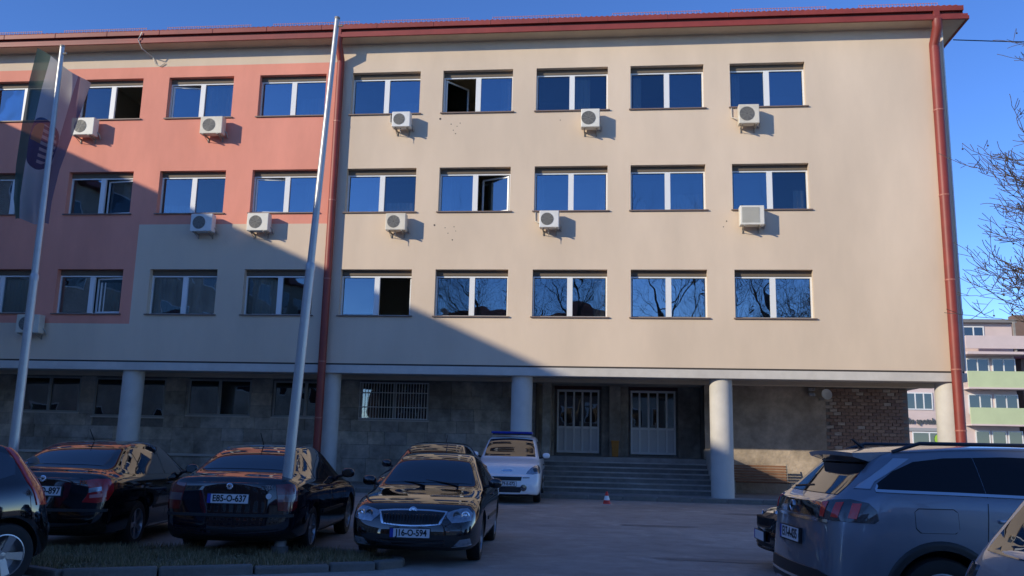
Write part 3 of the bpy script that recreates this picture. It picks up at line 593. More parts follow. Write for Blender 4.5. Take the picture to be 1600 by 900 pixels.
while cnt < 17000:
    x = rg.uniform(0.6, 6.0); y = rg.uniform(-17.4, -14.7)
    if not inside(x, y): continue
    cnt += 1; h_ = rg.uniform(0.02, 0.075) * (0.6 + 0.8 * (math.sin(x * 5.1) * math.sin(y * 4.3 + x) > -0.2)); a = rg.uniform(0, 6.28); w_ = rg.uniform(0.004, 0.009); lx, ly = rg.uniform(-.05, .05), rg.uniform(-.05, .05)
    gb.add([(x - math.cos(a) * w_, y - math.sin(a) * w_, 0.055), (x + math.cos(a) * w_, y + math.sin(a) * w_, 0.058), (x + lx, y + ly, 0.06 + h_)], [(0, 1, 2)], rg.choice((0, 0, 1, 2, 3)))
o = gb.build('grass', GR); o['kind'] = 'stuff'; tag(o, 'short dry winter grass on the small kerbed verge', 'grass')

# ------------------------------------------------------------ far building at the right
FB = thing('far_apartment_house', 'rose apartment house with pale green balconies and a pharmacy, beyond the right corner', 'building')
FY = 45.0; FX0, FX1 = 24.0, 40.2; FM = 36.2
MB().box((FX0, FY, 0), (FX1, FY + 10, 11.9)).build('wall', ROSE, FB)
MB().box((FX0 - 0.3, FY - 0.5, 11.9), (FX1 + 0.2, FY + 10.3, 12.15)).build('roof_edge', mat('grey_roof', (0.2, 0.19, 0.18), 0.8), FB)
r_ = MB(); r_.add([(FX0 - .3, FY - .5, 12.15), (FX1 + .2, FY - .5, 12.15), (FX1 + .2, FY + 10.3, 12.15), (FX0 - .3, FY + 10.3, 12.15), (FX0 + 4, FY + 5, 13.0), (FX1 - 4, FY + 5, 13.0)], [(0, 1, 5, 4), (1, 2, 5), (2, 3, 4, 5), (3, 0, 4)]); r_.build('roof', mat('grey_roof', (0.2, 0.19, 0.18)), FB)
def fwin(x0, z0, x1, z1, y, n=2, gm=GLASS2):
    f_ = MB(); w_ = x1 - x0; h_ = z1 - z0; t = 0.09
    f_.box((0, -0.06, 0), (w_, 0, t)); f_.box((0, -0.06, h_ - t), (w_, 0, h_))
    for i in range(n + 1): c = (w_ - t) * i / n; f_.box((c, -0.061, 0.01), (c + t, -0.001, h_ - 0.01))
    o = f_.build('window', WHITE, FB); o.location = (x0, y, z0); MB().box((0.05, -0.03, 0.05), (w_ - 0.05, -0.02, h_ - 0.05)).build('pane', CGLASS, o)
fwin(36.5, 10.75, 38.1, 11.65, FY - 0.01)
# roof terrace parapet, balconies
MB().box((FM, FY - 1.3, 9.75), (FX1 + 0.35, FY - 1.15, 10.75)).build('parapet', ROSE, FB); MB().box((FM, FY - 1.45, 9.3), (FX1 + 0.4, FY - 0.02, 9.5)).build('terrace_slab', ROSE, FB)
for zf in (6.75, 3.95):
    MB().box((FM, FY - 1.25, zf), (FX1 + 0.35, FY - 1.12, zf + 1.25)).build('balcony_front', GREENB, FB); MB().box((FM, FY - 1.3, zf - 0.12), (FX1 + 0.4, FY - 0.02, zf - 0.002)).build('balcony_slab', ROSE, FB)
    for i in range(2): fwin(FM + 0.35 + i * 1.95, zf + 0.75, FM + 2.1 + i * 1.95, zf + 2.35, FY - 0.01, 2)
MB().box((FX1 - 0.35, FY - 1.1, 9.5), (FX1 - 0.2, FY - 0.95, 11.9)).build('downpipe', STEEL, FB)
fwin(31.9, 5.0, 33.9, 6.35, FY - 0.01, 3)
SH = MB().box((31.9, FY - 0.12, 3.35), (35.9, FY - 0.005, 3.6)).build('shop_canopy', mat('grey_trim', (0.35, 0.35, 0.35), 0.6), FB)
Mt = Matrix.Translation((33.0, FY - 0.10, 4.12)) @ Matrix.Rotation(R(90), 4, 'X')
text_obj('shop_lettering', 'Gradske apoteke', 0.62, Mt @ Matrix.Translation((-0.55, 0, 0)), mat('sign_grey', (0.09, 0.10, 0.10), 0.4), FB, 0.03, sx=0.82)
fwin(32.2, 0.8, 36.0, 3.3, FY - 0.02, 3)
Mt = Matrix.Translation((34.25, FY - 0.10, 2.75)) @ Matrix.Rotation(R(90), 4, 'X')
MB().lathe([(0.0, 0.0), (0.42, 0.0)], 28, M=Mt).build('logo_disc', LIME, FB); MB().box((-0.05, -0.24, 0.003), (0.05, 0.2, 0.006), M=Mt).box((-0.2, 0.10, 0.003), (0.2, 0.19, 0.0055), M=Mt).build('logo_mark', WHITE, FB)
MB().box((33.4, FY - 0.105, 1.1), (36.0, FY - 0.09, 2.15)).build('shop_sign', SHOPG, FB)
for i, s in enumerate(('Gradske', 'APOTEKE')): text_obj('sign_lettering', s, 0.36, Matrix.Translation((34.55, FY - 0.108, 1.92 - 0.42 * i)) @ Matrix.Rotation(R(90), 4, 'X'), WHITE if i == 0 else mat('mint', (0.35, 0.6, 0.45), 0.5), FB, 0.002)
for i in range(3): fwin(36.9 + i * 1.2, 0.9, 38.0 + i * 1.2, 3.5, FY - 0.01, 1)
for i in range(3): MB().box((36.95 + i * 1.2, FY - 0.05, 1.75), (37.95 + i * 1.2, FY - 0.04, 1.83)).build('glazing_bar', WHITE, FB)
o = plain_block('dark brown house at the right edge beyond the apartment house', 41.6, 56, 47, 60, 9.3, BROWNB, 'far_brown_house')
MB().box((42.2, 49, 9), (43.2, 50, 13.2)).build('chimney', BROWNB, o)

# ------------------------------------------------------------ bare plane trees
def bare_tree(lab, base, height, seed, depth=6, spread=1.0, balls=False, lean=(0, 0), r0=None, density=1.0, minr=0.004):
    rg = random.Random(seed); tr, cr = MB(), MB(); ball = MB(); r0 = r0 or height * 0.017
    def seg(p, d, L, r, lev):
        pts = [p]; rr = [r]; n_ = 4 if lev < 3 else 3; dd = d.copy()
        for i in range(n_):
            dd = (dd + Vector((rg.uniform(-1, 1), rg.uniform(-1, 1), rg.uniform(-0.6, 0.8))) * (0.10 if lev < 2 else 0.22)).normalized(); pts.append(pts[-1] + dd * L / n_); rr.append(max(minr, r * (1 - 0.45 * (i + 1) / n_)))
        (tr if lev == 0 else cr).tube(pts, rr, 10 if lev == 0 else (7 if lev < 3 else (4 if lev < 5 else 3)), cap=False)
        if lev >= depth:
            if balls and rg.random() < 0.05:
                q = pts[-1] + Vector((0, 0, -0.12)); ball.tube([pts[-1], q], 0.003, 3, cap=False); ball.lathe([(0.0, -0.02), (0.018, -0.01), (0.02, 0.003), (0.012, 0.018), (0, 0.02)], 6, M=Matrix.Translation(q))
            return
        kids = {0: 4, 1: 4, 2: 4, 3: 4, 4: 3, 5: 3}.get(lev, 3)
        if rg.random() > density: kids -= 1
        for k in range(kids):
            f = 1.0 if k == 0 else rg.uniform(0.35 if lev else 0.6, 0.98); i = min(int(f * n_), n_ - 1); q = pts[i].lerp(pts[i + 1], f * n_ - i)
            az = rg.uniform(0, 6.283); tl = rg.uniform(0.15, 0.4) if k == 0 else rg.uniform(0.5, 1.0) * spread
            ax = dd.cross(Vector((math.cos(az), math.sin(az), 0.3))).normalized(); nd = (Matrix.Rotation(tl, 3, ax) @ dd); nd.z += 0.10 if lev < 3 else 0.0; nd.normalize()
            seg(q, nd, L * rg.uniform(0.62, 0.82) * (0.9 if k else 1), rr[min(i + 1, n_)] * (0.85 if k == 0 else rg.uniform(0.45, 0.62)), lev + 1)
    o = thing('bare_tree', lab, 'tree', base, 0, 'bare plane trees')
    seg(Vector((0, 0, -0.1)), Vector((lean[0], lean[1], 1)).normalized(), height * 0.32, r0, 0)
    tr.build('trunk', BARK, o, smooth=True, ang=80); cr.build('crown', TWIG, o, smooth=True, ang=80)
    if balls: bo = ball.build('seed_balls', TWIG, o); bo['kind'] = 'stuff'
    return o
bare_tree('bare plane tree reaching its twigs into the right edge of the sky', (20.15, -9.7, 0), 12, 1, 7, 1.1, True, minr=0.0065, r0=0.30)
for i, (x, y, h_, lab) in enumerate(((0.5, -39, 21, 'bare tree farthest left of the row behind the viewer'), (6.0, -41, 22, 'bare tree behind the viewer, opposite the entrance'), (13.0, -37, 23, 'bare tree behind the viewer, opposite the brick corner'), (20.0, -34, 23, 'bare tree farthest right of the row behind the viewer'))):
    bare_tree(lab, (x, y, 0), h_, 40 + i, 6, 1.0)

# ------------------------------------------------------------ cars
def interp(tab, x):
    for i in range(len(tab) - 1):
        if tab[i][0] <= x <= tab[i + 1][0]:
            f = (x - tab[i][0]) / (tab[i + 1][0] - tab[i][0]); return [a + (b_ - a) * f for a, b_ in zip(tab[i][1:], tab[i + 1][1:])]
    return list(tab[-1][1:] if x > tab[-1][0] else tab[0][1:])
# station rows: x from the front bumper, underside z, half width, shoulder z, top z, top half width, lean of the end face
def body_mesh(st, L, bulge=(0.10, 0.07), crown=0.045, side=(0.80, 0.955, 0.985, 1.0, 0.985, 0.945), zmid=0.60):
    secs = []
    for (x, zb, hw, zs, zt, ht, lean) in st:
        ze = zt - crown * min(1, max(0.35, (zt - zs) / 0.15)); zm = zb + (zs - zb) * zmid
        P_ = [(0, zb), (hw * side[0], zb), (hw * side[1], zb + 0.05), (hw * side[2], zb + (zm - zb) * 0.5), (hw * side[3], zm), (hw * side[4], zs - (zs - zm) * 0.30), (hw * side[5], zs)]
        a = P_[-1]; b_ = (ht, ze)
        P_ += [(a[0] + (b_[0] - a[0]) * 0.12 - 0.0, a[1] + (b_[1] - a[1]) * 0.10), (a[0] + (b_[0] - a[0]) * 0.55 + 0.012, a[1] + (b_[1] - a[1]) * 0.55), b_, (ht * 0.86, ze + (zt - ze) * 0.55), (ht * 0.45, zt - (zt - ze) * 0.12), (0, zt)]
        secs.append([(L / 2 - (x + lean * max(0, z - 0.45)), y, z) for y, z in P_])
    n = len(secs[0]); bm = bmesh.new(); rings = []
    for s in secs:
        right = [bm.verts.new((x, -y, z)) for x, y, z in s]
        left = [right[0] if i == 0 else (right[-1] if i == n - 1 else bm.verts.new((s[i][0], s[i][1], s[i][2]))) for i in range(n)]
        rings.append(right + left[-2:0:-1])
    m = len(rings[0])
    for a, b_ in zip(rings[:-1], rings[1:]):
        for i in range(m): bm.faces.new((a[i], a[(i + 1) % m], b_[(i + 1) % m], b_[i]))
    for ring, sg, bl in ((rings[0], 1, bulge[0]), (rings[-1], -1, bulge[1])):    # bulged end caps
        rows = []
        for i in range(1, n - 1):
            r_, l_ = ring[i], ring[m - i]; row = [r_]
            for f in (0.2, 0.4, 0.6, 0.8):
                p = r_.co.lerp(l_.co, f); k = 1 - (2 * f - 1) ** 2; p.x += sg * bl * k * min(1, abs(r_.co.y) / 0.5); row.append(bm.verts.new(p))
            rows.append(row + [l_])
        for a, b_ in zip(rows[:-1], rows[1:]):
            for i in range(5): bm.faces.new((a[i], a[i + 1], b_[i + 1], b_[i]))
        for row, c in ((rows[0], ring[0]), (rows[-1], ring[n - 1])):
            for i in range(5): bm.faces.new((row[i], row[i + 1], c))
    bmesh.ops.recalc_face_normals(bm, faces=bm.faces)
    me = bpy.data.meshes.new('body'); bm.to_mesh(me); bm.free(); return me

class Car:
    def __init__(s, name, label, st, L, paint, loc, heading, wheels, wr=0.315, tw=0.20, track=0.76, cat='car', group=None, arch=0.045, rimspokes=5, scale=1.0, **kw):
        s.L = L; s.root = thing(name, label, cat, loc, R(90 - heading), group); s.root.scale = (scale,) * 3 if not isinstance(scale, tuple) else scale
        me = body_mesh(st, L, **kw); me.materials.append(paint); me.materials.append(PLAST)
        o = bpy.data.objects.new('tmp', me); COL.objects.link(o)
        md = o.modifiers.new('s', 'SUBSURF'); md.levels = 3; md.render_levels = 3
        bpy.context.view_layer.update(); me2 = bpy.data.meshes.new_from_object(o.evaluated_get(bpy.context.evaluated_depsgraph_get()))
        bm = bmesh.new(); bm.from_mesh(me2); bm.normal_update(); s.bvh0 = BVHTree.FromBMesh(bm); bm.free()
        # wheel arches
        o2 = bpy.data.objects.new('tmp2', me2); COL.objects.link(o2); cut = []
        for wx in wheels:
            for sd in (-1, 1):
                cm = MB(); x = L / 2 - wx
                cm.tube([(x, sd * (track - 0.30), wr + 0.01), (x, sd * 1.3, wr + 0.01)], wr + arch, 40); cm.box((x - wr - arch, min(sd * (track - 0.29), sd * 1.29), 0.0), (x + wr + arch, max(sd * (track - 0.29), sd * 1.29), wr * 0.9)) if False else None
                c = cm.build('tmpc', PLAST); cut.append(c); b_ = o2.modifiers.new('b', 'BOOLEAN'); b_.operation = 'DIFFERENCE'; b_.object = c; b_.solver = 'EXACT'
        bpy.context.view_layer.update(); me3 = bpy.data.meshes.new_from_object(o2.evaluated_get(bpy.context.evaluated_depsgraph_get()))
        me3.materials.clear(); me3.materials.append(paint); me3.materials.append(PLAST)
        for p in me3.polygons:
            p.use_smooth = True; p.material_index = 0
            for wx in wheels:
                c = p.center; d = math.hypot(c.x - (L / 2 - wx), c.z - wr - 0.01)
                if d < wr + arch + 0.004 and abs(c.y) > track - 0.32 and abs(p.normal.y) < 0.95 and (d > wr + arch - 0.02 and abs(p.normal.x * (c.x - (L / 2 - wx)) + p.normal.z * (c.z - wr - 0.01)) > 0.8 * d): p.material_index = 1
                if abs(c.y) < track + 0.02 and abs(c.y) > track - 0.31 and d < wr + arch + 0.003 and c.z > 0.25: p.material_index = 1
            if p.normal.z < -0.8 and p.center.z < 0.4: p.material_index = 1
        bm = bmesh.new(); bm.from_mesh(me3)
        for e in bm.edges:
            if len(e.link_faces) == 2 and e.calc_face_angle(0) > R(50): e.smooth = False
        bm.to_mesh(me3); bm.free()
        for q in cut + [o, o2]: bpy.data.objects.remove(q)
        s.body = link('body', me3, s.root); s.paint = paint; s.wheels = wheels; s.wr = wr; s.track = track
        wme = None
        for wx in wheels:
            for sd in (-1, 1): s.wheel(L / 2 - wx, sd, wr, tw, track, rimspokes)
    def wheel(s, x, sd, wr, tw, track, spokes):
        key = ('wheel', round(wr, 3), spokes)
        if key not in MESH:
            Mx = Matrix.Rotation(R(-90), 4, 'X'); t = MB(); h = tw / 2      # local z -> +y
            t.lathe([(wr * 0.66, -h * 0.9), (wr * 0.80, -h), (wr * 0.95, -h * 0.9), (wr, -h * 0.6), (wr, h * 0.6), (wr * 0.95, h * 0.9), (wr * 0.80, h), (wr * 0.66, h * 0.9), (wr * 0.64, h * 0.5)], 40, M=Mx)
            ty = t.build('wheel', RUBBER, None, smooth=True); MESH[key] = ty.data; bpy.data.objects.remove(ty)
            r_ = MB(); rr = wr * 0.67
            r_.lathe([(rr, h * 0.9), (rr * 0.94, h * 0.92), (rr * 0.90, h * 0.55), (rr * 0.88, -h * 0.3), (0, -h * 0.3)], 40, M=Mx); r_.lathe([(0, h * 0.72), (rr * 0.16, h * 0.70), (rr * 0.2, h * 0.5)], 16, M=Mx)
            for k in range(spokes):
                a = 2 * math.pi * k / spokes; W_ = rr * (0.17 if spokes <= 5 else 0.10)
                Mk = Mx @ Matrix.Rotation(a, 4, 'Z')
                r_.add([Mk @ Vector(p) for p in ((rr * .12, -W_ * .8, h * .66), (rr * .12, W_ * .8, h * .66), (rr * .93, W_ * 1.15, h * .84), (rr * .93, -W_ * 1.15, h * .84), (rr * .12, -W_ * .8, h * .4), (rr * .12, W_ * .8, h * .4), (rr * .93, W_ * 1.15, h * .5), (rr * .93, -W_ * 1.15, h * .5))], [(0, 3, 2, 1), (0, 1, 5, 4), (1, 2, 6, 5), (2, 3, 7, 6), (3, 0, 4, 7)])
            ro = r_.build('rim', RIM, None); bm = bmesh.new(); bm.from_mesh(ro.data); bmesh.ops.recalc_face_normals(bm, faces=bm.faces); bm.to_mesh(ro.data); bm.free(); MESH[key + ('r',)] = ro.data; bpy.data.objects.remove(ro)
        o = link('wheel', MESH[key], s.root); o.location = (x, sd * (track - tw / 2 + 0.09), wr); o.rotation_euler = (0, random.uniform(0, 1), 0 if sd > 0 else math.pi)
        link('rim', MESH[key + ('r',)], o)
    def patch(s, name, pts, n, mat_, off=0.006, step=0.05, parent=None, src=None, skirt=True):
        """closed outline of 3D guide points projected along -n on the body, raised by off"""
        n = Vector(n).normalized(); u = n.cross(Vector((0, 0, 1))); u = u.normalized() if u.length > 0.1 else Vector((0, 1, 0)); v = u.cross(n).normalized(); bm = bmesh.new()
        q = [(Vector(p).dot(u), Vector(p).dot(v)) for p in pts]; f = bm.faces.new([bm.verts.new((a, b_, 0)) for a, b_ in q])
        bmesh.ops.triangulate(bm, faces=[f]); 
        for ax in (0, 1):
            lo = min(p[ax] for p in q); hi = max(p[ax] for p in q); k = max(1, int((hi - lo) / step))
            for i in range(1, k):
                c = lo + (hi - lo) * i / k; bmesh.ops.bisect_plane(bm, geom=bm.verts[:] + bm.edges[:] + bm.faces[:], plane_co=(c, 0, 0) if ax == 0 else (0, c, 0), plane_no=(1, 0, 0) if ax == 0 else (0, 1, 0))
        bad = []
        for vv in bm.verts:
            p = u * vv.co.x + v * vv.co.y; h = s.bvh0.ray_cast(p + n * 5, -n)
            if h[0] is None: h = s.bvh0.find_nearest(p + n * 1.0)
            nn = Vector(h[1]); nn = nn if nn.dot(n) > 0 else -nn; vv.co = h[0] + (nn * 0.6 + n * 0.4) * off
        bmesh.ops.remove_doubles(bm, verts=bm.verts, dist=1e-4); bmesh.ops.recalc_face_normals(bm, faces=bm.faces)
        if bm.faces and sum(ff.normal.dot(n) * ff.calc_area() for ff in bm.faces) < 0: bmesh.ops.reverse_faces(bm, faces=bm.faces)
        for ff in bm.faces: ff.smooth = True
        if skirt:
            be_ = [e for e in bm.edges if len(e.link_faces) == 1]; r_ = bmesh.ops.extrude_edge_only(bm, edges=be_)
            for g_ in r_['geom']:
                if isinstance(g_, bmesh.types.BMVert): g_.co -= n * (off + 0.012)
            for e in be_: e.smooth = False
        me = bpy.data.meshes.new(name); bm.to_mesh(me); bm.free(); me.materials.append(mat_); return link(name, me, parent or s.root)
    def ring(s, name, wx, cz, r0, r1, sd, mat_, off=0.014):
        N = 28; vs = []; fs = []
        for k in range(N + 1):
            t = math.pi * (k / N * 1.16 - 0.08)
            for j, (r_, o_) in enumerate(((r1, 0.0), (r1 - 0.012, off), ((r0 + r1) / 2, off), (r0, off), (r0 - 0.004, -0.05))):
                x, z = s.L / 2 - wx - r_ * math.cos(t), cz + r_ * math.sin(t); h = s.bvh0.ray_cast(Vector((x, sd * 3, z)), Vector((0, -sd, 0)))[0]
                y = h.y if h else sd * 0.88
                vs.append((x, y + sd * o_, z))
        for k in range(N):
            for j in range(4): fs.append((k * 5 + j, k * 5 + j + 1, k * 5 + j + 6, k * 5 + j + 5))
        m = MB(); m.add(vs, fs); return m.build(name, mat_, s.root, smooth=True, ang=50)
    def X(s, x): return s.L / 2 - x
    def side(s, name, pts, sd, mat_, **k): return s.patch(name, [(s.X(x), sd * 0.8, z) for x, z in pts], (0, sd, 0), mat_, **k)
    def both(s, name, pts, mat_, **k): return [s.side(name, pts, sd, mat_, **k) for sd in (-1, 1)]
    def front(s, name, pts, mat_, **k): return s.patch(name, [(s.L / 2, y, z) for y, z in pts], (1, 0, 0), mat_, **k)
    def rear(s, name, pts, mat_, **k): return s.patch(name, [(-s.L / 2, y, z) for y, z in pts], (-1, 0, 0), mat_, **k)
    def hit(s, o, d): return s.bvh0.ray_cast(Vector(o), Vector(d).normalized())[0]
    def mirror(s, x, z, y=0.86, size=1.0, mat_=None):
        for sd in (-1, 1):
            m = MB(); c = Vector((s.X(x), sd * (y + 0.10), z + 0.05))
            m.lathe([(0.0, -0.10), (0.05, -0.095), (0.085, -0.06), (0.095, 0.0), (0.085, 0.06), (0.05, 0.095), (0, 0.10)], 14, M=Matrix.Translation(c) @ Matrix.Diagonal((0.75, 1, 0.8, 1)) @ Matrix.Rotation(R(90), 4, 'X'))
            o = m.build('wing_mirror', mat_ or s.paint, s.root, smooth=True, ang=80); f = MB(); f.tube([(s.X(x) , sd * (y - 0.10), z - 0.02), tuple(c + Vector((0, -sd * 0.03, -0.03)))], 0.022, 8); f.build('mirror_foot', PLAST, o)
            g_ = MB(); g_.lathe([(0.0, 0), (0.07, 0)], 14, M=Matrix.Translation(c + Vector((-0.072, 0, 0))) @ Matrix.Diagonal((1, 1.05, 0.8, 1)) @ Matrix.Rotation(R(90), 4, 'Y')); g_.build('mirror_glass', CGLASS, o)
    def plate(s, txt, at, nrm, w_=0.52, h_=0.112, blue=True, tilt=0.0, tsx=0.86):
        n = Vector(nrm).normalized(); u = Vector((0, 0, 1)).cross(n).normalized(); v = n.cross(u)
        M = Matrix.Translation(at) @ Matrix(((u.x, v.x, n.x, 0), (u.y, v.y, n.y, 0), (u.z, v.z, n.z, 0), (0, 0, 0, 1)))
        o = MB().box((-w_ / 2 - 0.008, -h_ / 2 - 0.012, -0.02), (w_ / 2 + 0.008, h_ / 2 + 0.008, 0.004), M=M).build('number_plate', PLAST, s.root); MB().box((-w_ / 2, -h_ / 2, 0.0), (w_ / 2, h_ / 2, 0.007), M=M).build('plate_face', PLATEW, o)
        if blue: MB().box((-w_ / 2, -h_ / 2, 0.0), (-w_ / 2 + 0.045, h_ / 2, 0.0085), M=M).build('plate_band', PLATEB, o)
        (text_obj('plate_text', txt, 0.112, M @ Matrix.Translation((0.02 if len(txt) > 6 else 0.12, 0.0, 0.0082)), INK, o, 0.0008, sx=tsx) if txt else None); return o
    def badge(s, at, nrm, r_=0.042):
        n = Vector(nrm).normalized(); u = Vector((0, 0, 1)).cross(n).normalized(); v = n.cross(u); M = Matrix.Translation(at) @ Matrix(((u.x, v.x, n.x, 0), (u.y, v.y, n.y, 0), (u.z, v.z, n.z, 0), (0, 0, 0, 1)))
        o = MB().lathe([(r_, -0.02), (r_, 0.006), (r_ * 0.78, 0.010), (r_ * 0.72, 0.005), (0, 0.005)], 24, M=M).build('badge', CHROME, s.root, smooth=True)
        b_ = MB(); b_.add([M @ Vector(p) for p in ((-0.5 * r_, -0.35 * r_, 0.007), (0.1 * r_, -0.35 * r_, 0.007), (0.5 * r_, 0.4 * r_, 0.007), (0.0, 0.05 * r_, 0.007), (-0.35 * r_, 0.45 * r_, 0.007))], [(0, 1, 2, 3, 4)]); b_.build('badge_mark', SHOPG if False else INK, o)
    def seam(s, pts, sd, w_=0.007):
        for (a, b_) in zip(pts[:-1], pts[1:]):
            d = Vector((b_[0] - a[0], b_[1] - a[1])); nn = Vector((-d.y, d.x)).normalized() * w_ / 2
            s.side('door_seam', [(a[0] + nn.x, a[1] + nn.y), (b_[0] + nn.x, b_[1] + nn.y), (b_[0] - nn.x, b_[1] - nn.y), (a[0] - nn.x, a[1] - nn.y)], sd, INK, off=0.0015, step=0.06, skirt=False)
    def handle(s, x, z, sd, mat_=None, w_=0.19):
        h = s.hit((s.X(x), sd * 3, z), (0, -sd, 0)); MB().box((-w_ / 2, -0.012 if sd > 0 else -0.028, -0.014), (w_ / 2, 0.028 if sd > 0 else 0.012, 0.016)).build('door_handle', mat_ or s.paint, s.root, bevel=0.010).location = h
MESH = {}
def clip(pts, x0, x1):
    def half(P_, c, keep):
        out = []
        for i in range(len(P_)):
            a, b_ = P_[i], P_[(i + 1) % len(P_)]; ia, ib = keep(a[0], c), keep(b_[0], c)
            if ia: out.append(a)
            if ia != ib: f = (c - a[0]) / (b_[0] - a[0]); out.append((c, a[1] + (b_[1] - a[1]) * f))
        return out
    return half(half(pts, x0, lambda a, c: a >= c), x1, lambda a, c: a <= c)

LIFT = [(0.00, .26, .70, .58, .63, .60, .25), (0.06, .22, .77, .64, .70, .66, .18), (0.18, .19, .825, .70, .765, .70, .06), (0.40, .18, .868, .765, .835, .73, 0), (0.75, .18, .882, .83, .89, .745, 0),
        (1.15, .18, .885, .875, .94, .745, 0), (1.34, .18, .885, .895, .985, .72, 0), (1.62, .18, .885, .905, 1.16, .66, 0), (1.95, .18, .885, .915, 1.345, .60, 0), (2.22, .18, .885, .92, 1.425, .575, 0), (2.60, .18, .885, .925, 1.46, .57, 0),
        (3.05, .18, .885, .935, 1.45, .565, 0), (3.40, .18, .885, .945, 1.405, .56, 0), (3.75, .19, .88, .955, 1.285, .565, 0), (4.02, .20, .87, .965, 1.16, .59, 0), (4.20, .21, .858, .965, 1.075, .64, 0), (4.36, .22, .838, .955, 1.045, .68, 0), (4.48, .25, .80, .93, 1.02, .67, -0.04), (4.55, .30, .745, .88, .97, .64, -0.12)]
DLO = [(1.62, .965), (1.80, 1.10), (2.02, 1.24), (2.28, 1.335), (2.65, 1.37), (3.05, 1.36), (3.38, 1.315), (3.66, 1.215), (3.86, 1.09), (3.93, 1.015), (3.80, 1.0), (3.0, .975), (2.2, .965)]
def liftback(label, loc, heading, paint, front=False, rear=None, txt=None, scale=1.0, old=False, group='dark liftback cars parked in the yard'):
    c = Car('parked_car', label, LIFT, 4.57, paint, loc, heading, (0.92, 3.50), rimspokes=5 if not old else 9, scale=scale, group=group)
    for x0, x1 in ((1.5, 2.50), (2.57, 3.36), (3.42, 4.0)): c.both('side_window', clip(DLO, x0, x1), CGLASS, off=0.004)
    X = c.X
    c.patch('windscreen', [(X(1.42), -.64, .985), (X(1.40), 0, 1.01), (X(1.42), .64, .985), (X(1.75), .60, 1.22), (X(2.06), .50, 1.375), (X(2.08), 0, 1.40), (X(2.06), -.50, 1.375), (X(1.75), -.60, 1.22)], (0.55, 0, 0.8), CGLASS, off=0.004)
    c.patch('rear_window', [(X(3.52), -.46, 1.35), (X(3.50), 0, 1.37), (X(3.52), .46, 1.35), (X(3.8), .53, 1.25), (X(4.08), .54, 1.12), (X(4.10), 0, 1.13), (X(4.08), -.54, 1.12), (X(3.8), -.53, 1.25)], (-0.42, 0, 0.9), CGLASS, off=0.004)
    c.mirror(1.72, .97)
    for sd in (-1, 1):
        c.seam([(1.52, .88), (1.50, .45), (1.60, .30)], sd); c.seam([(2.53, .95), (2.55, .30)], sd); c.seam([(3.42, .95), (3.40, .62), (3.16, .40)], sd)
        c.handle(2.40, .83, sd); c.handle(3.28, .845, sd); c.side('rub_strip', [(1.6, .50), (3.05, .50), (3.05, .545), (1.6, .545)], sd, PLAST, off=0.010, step=0.15)
        c.side('sill_trim', [(1.36, .245), (3.06, .245), (3.06, .27), (1.36, .27)], sd, CHROME if not old else PLAST, off=0.005, step=0.15)
    MB().tube([(X(3.2), 0, 1.44), (X(3.38), 0, 1.60)], [0.010, 0.004], 6).build('aerial', INK, c.root)
    if front:
        sh = [(-.46, .70), (-.25, .715), (0, .72), (.25, .715), (.46, .70), (.385, .545), (.2, .525), (0, .52), (-.2, .525), (-.385, .545)]
        c.front('grille_frame', sh, CHROME, off=0.022, step=0.06); gi = [(y * 0.93, .617 + (z - .617) * 0.80) for y, z in sh]; gg = c.front('grille', gi, INK, off=0.030, step=0.06)
        for i in range(19):
            y = -0.36 + i * 0.04; h = c.hit((5, y, 0.61), (-1, 0, 0)); sl = MB().box((-0.02, -0.005, -0.062), (0.044, 0.005, 0.062)).build('grille_slat', PLAST, gg); sl.location = h
        h = c.hit((5, 0, .705), (-1, 0, 0)); c.badge(h + Vector((0.03, 0, 0.0)), (1, 0, .25), 0.055)
        for sd in (-1, 1):
            hl = [(sd * a, z) for a, z in ((.50, .705), (.60, .735), (.72, .765), (.80, .765), (.835, .70), (.80, .605), (.66, .575), (.52, .565), (.485, .62))]
            n_ = (0.80, sd * 0.60, 0.15); pts = [(2.28 - 0.35 * max(0, abs(y) - .5), y, z) for y, z in hl]
            o = c.patch('headlight', pts, n_, LAMPC, off=0.007, step=0.03)
            for yy, rr in ((.58, .052), (.70, .058)):
                h = c.hit(Vector((2.2, sd * yy, .66)) + Vector((0.9, sd * 0.3, 0.1)) * 3, (-0.9, -sd * 0.3, -0.1))
                if h: MB().lathe([(rr, 0), (rr, 0.014), (rr * .72, 0.016), (rr * .5, 0.003), (0, 0.012)], 18, M=Matrix.Translation(h) @ Vector((0.9, sd * 0.3, 0.1)).to_track_quat('Z', 'Y').to_matrix().to_4x4()).build('reflector', CHROME if rr > .055 else LAMPD, o, smooth=True)
            fo = c.patch('fog_light', [(2.2, sd * a, z) for a, z in ((.52, .285), (.60, .36), (.76, .375), (.80, .30), (.72, .27))], (0.92, sd * 0.38, 0), LAMPC, off=0.010, step=0.03)
            c.patch('bumper_trim', [(2.2, sd * a, z) for a, z in ((.50, .262), (.80, .285), (.80, .300), (.50, .274))], (0.92, sd * 0.38, 0), CHROME, off=0.012, step=0.04)
        c.front('lower_intake', [(-.46, .36), (.46, .36), (.42, .25), (-.42, .25)], INK, off=0.006, step=0.08)
        for zz in (.28, .32): c.front('intake_bar', [(-.44, zz), (.44, zz), (.44, zz + .014), (-.44, zz + .014)], PLAST, off=0.014, step=0.08)
        h = c.hit((5, 0, .44), (-1, 0, 0)); c.plate(txt or '', h + Vector((0.026, 0.0, 0)), (1, 0, 0.02))
        for sd in (-1, 1):
            for dy in (0.0, 0.14):
                h = Vector((X(2.1), sd * (.26 + dy), 1.11)); MB().tube([tuple(h), tuple(h + Vector((0, 0, .07)))], 0.010, 6).build('headrest_post', CHROME, c.root)
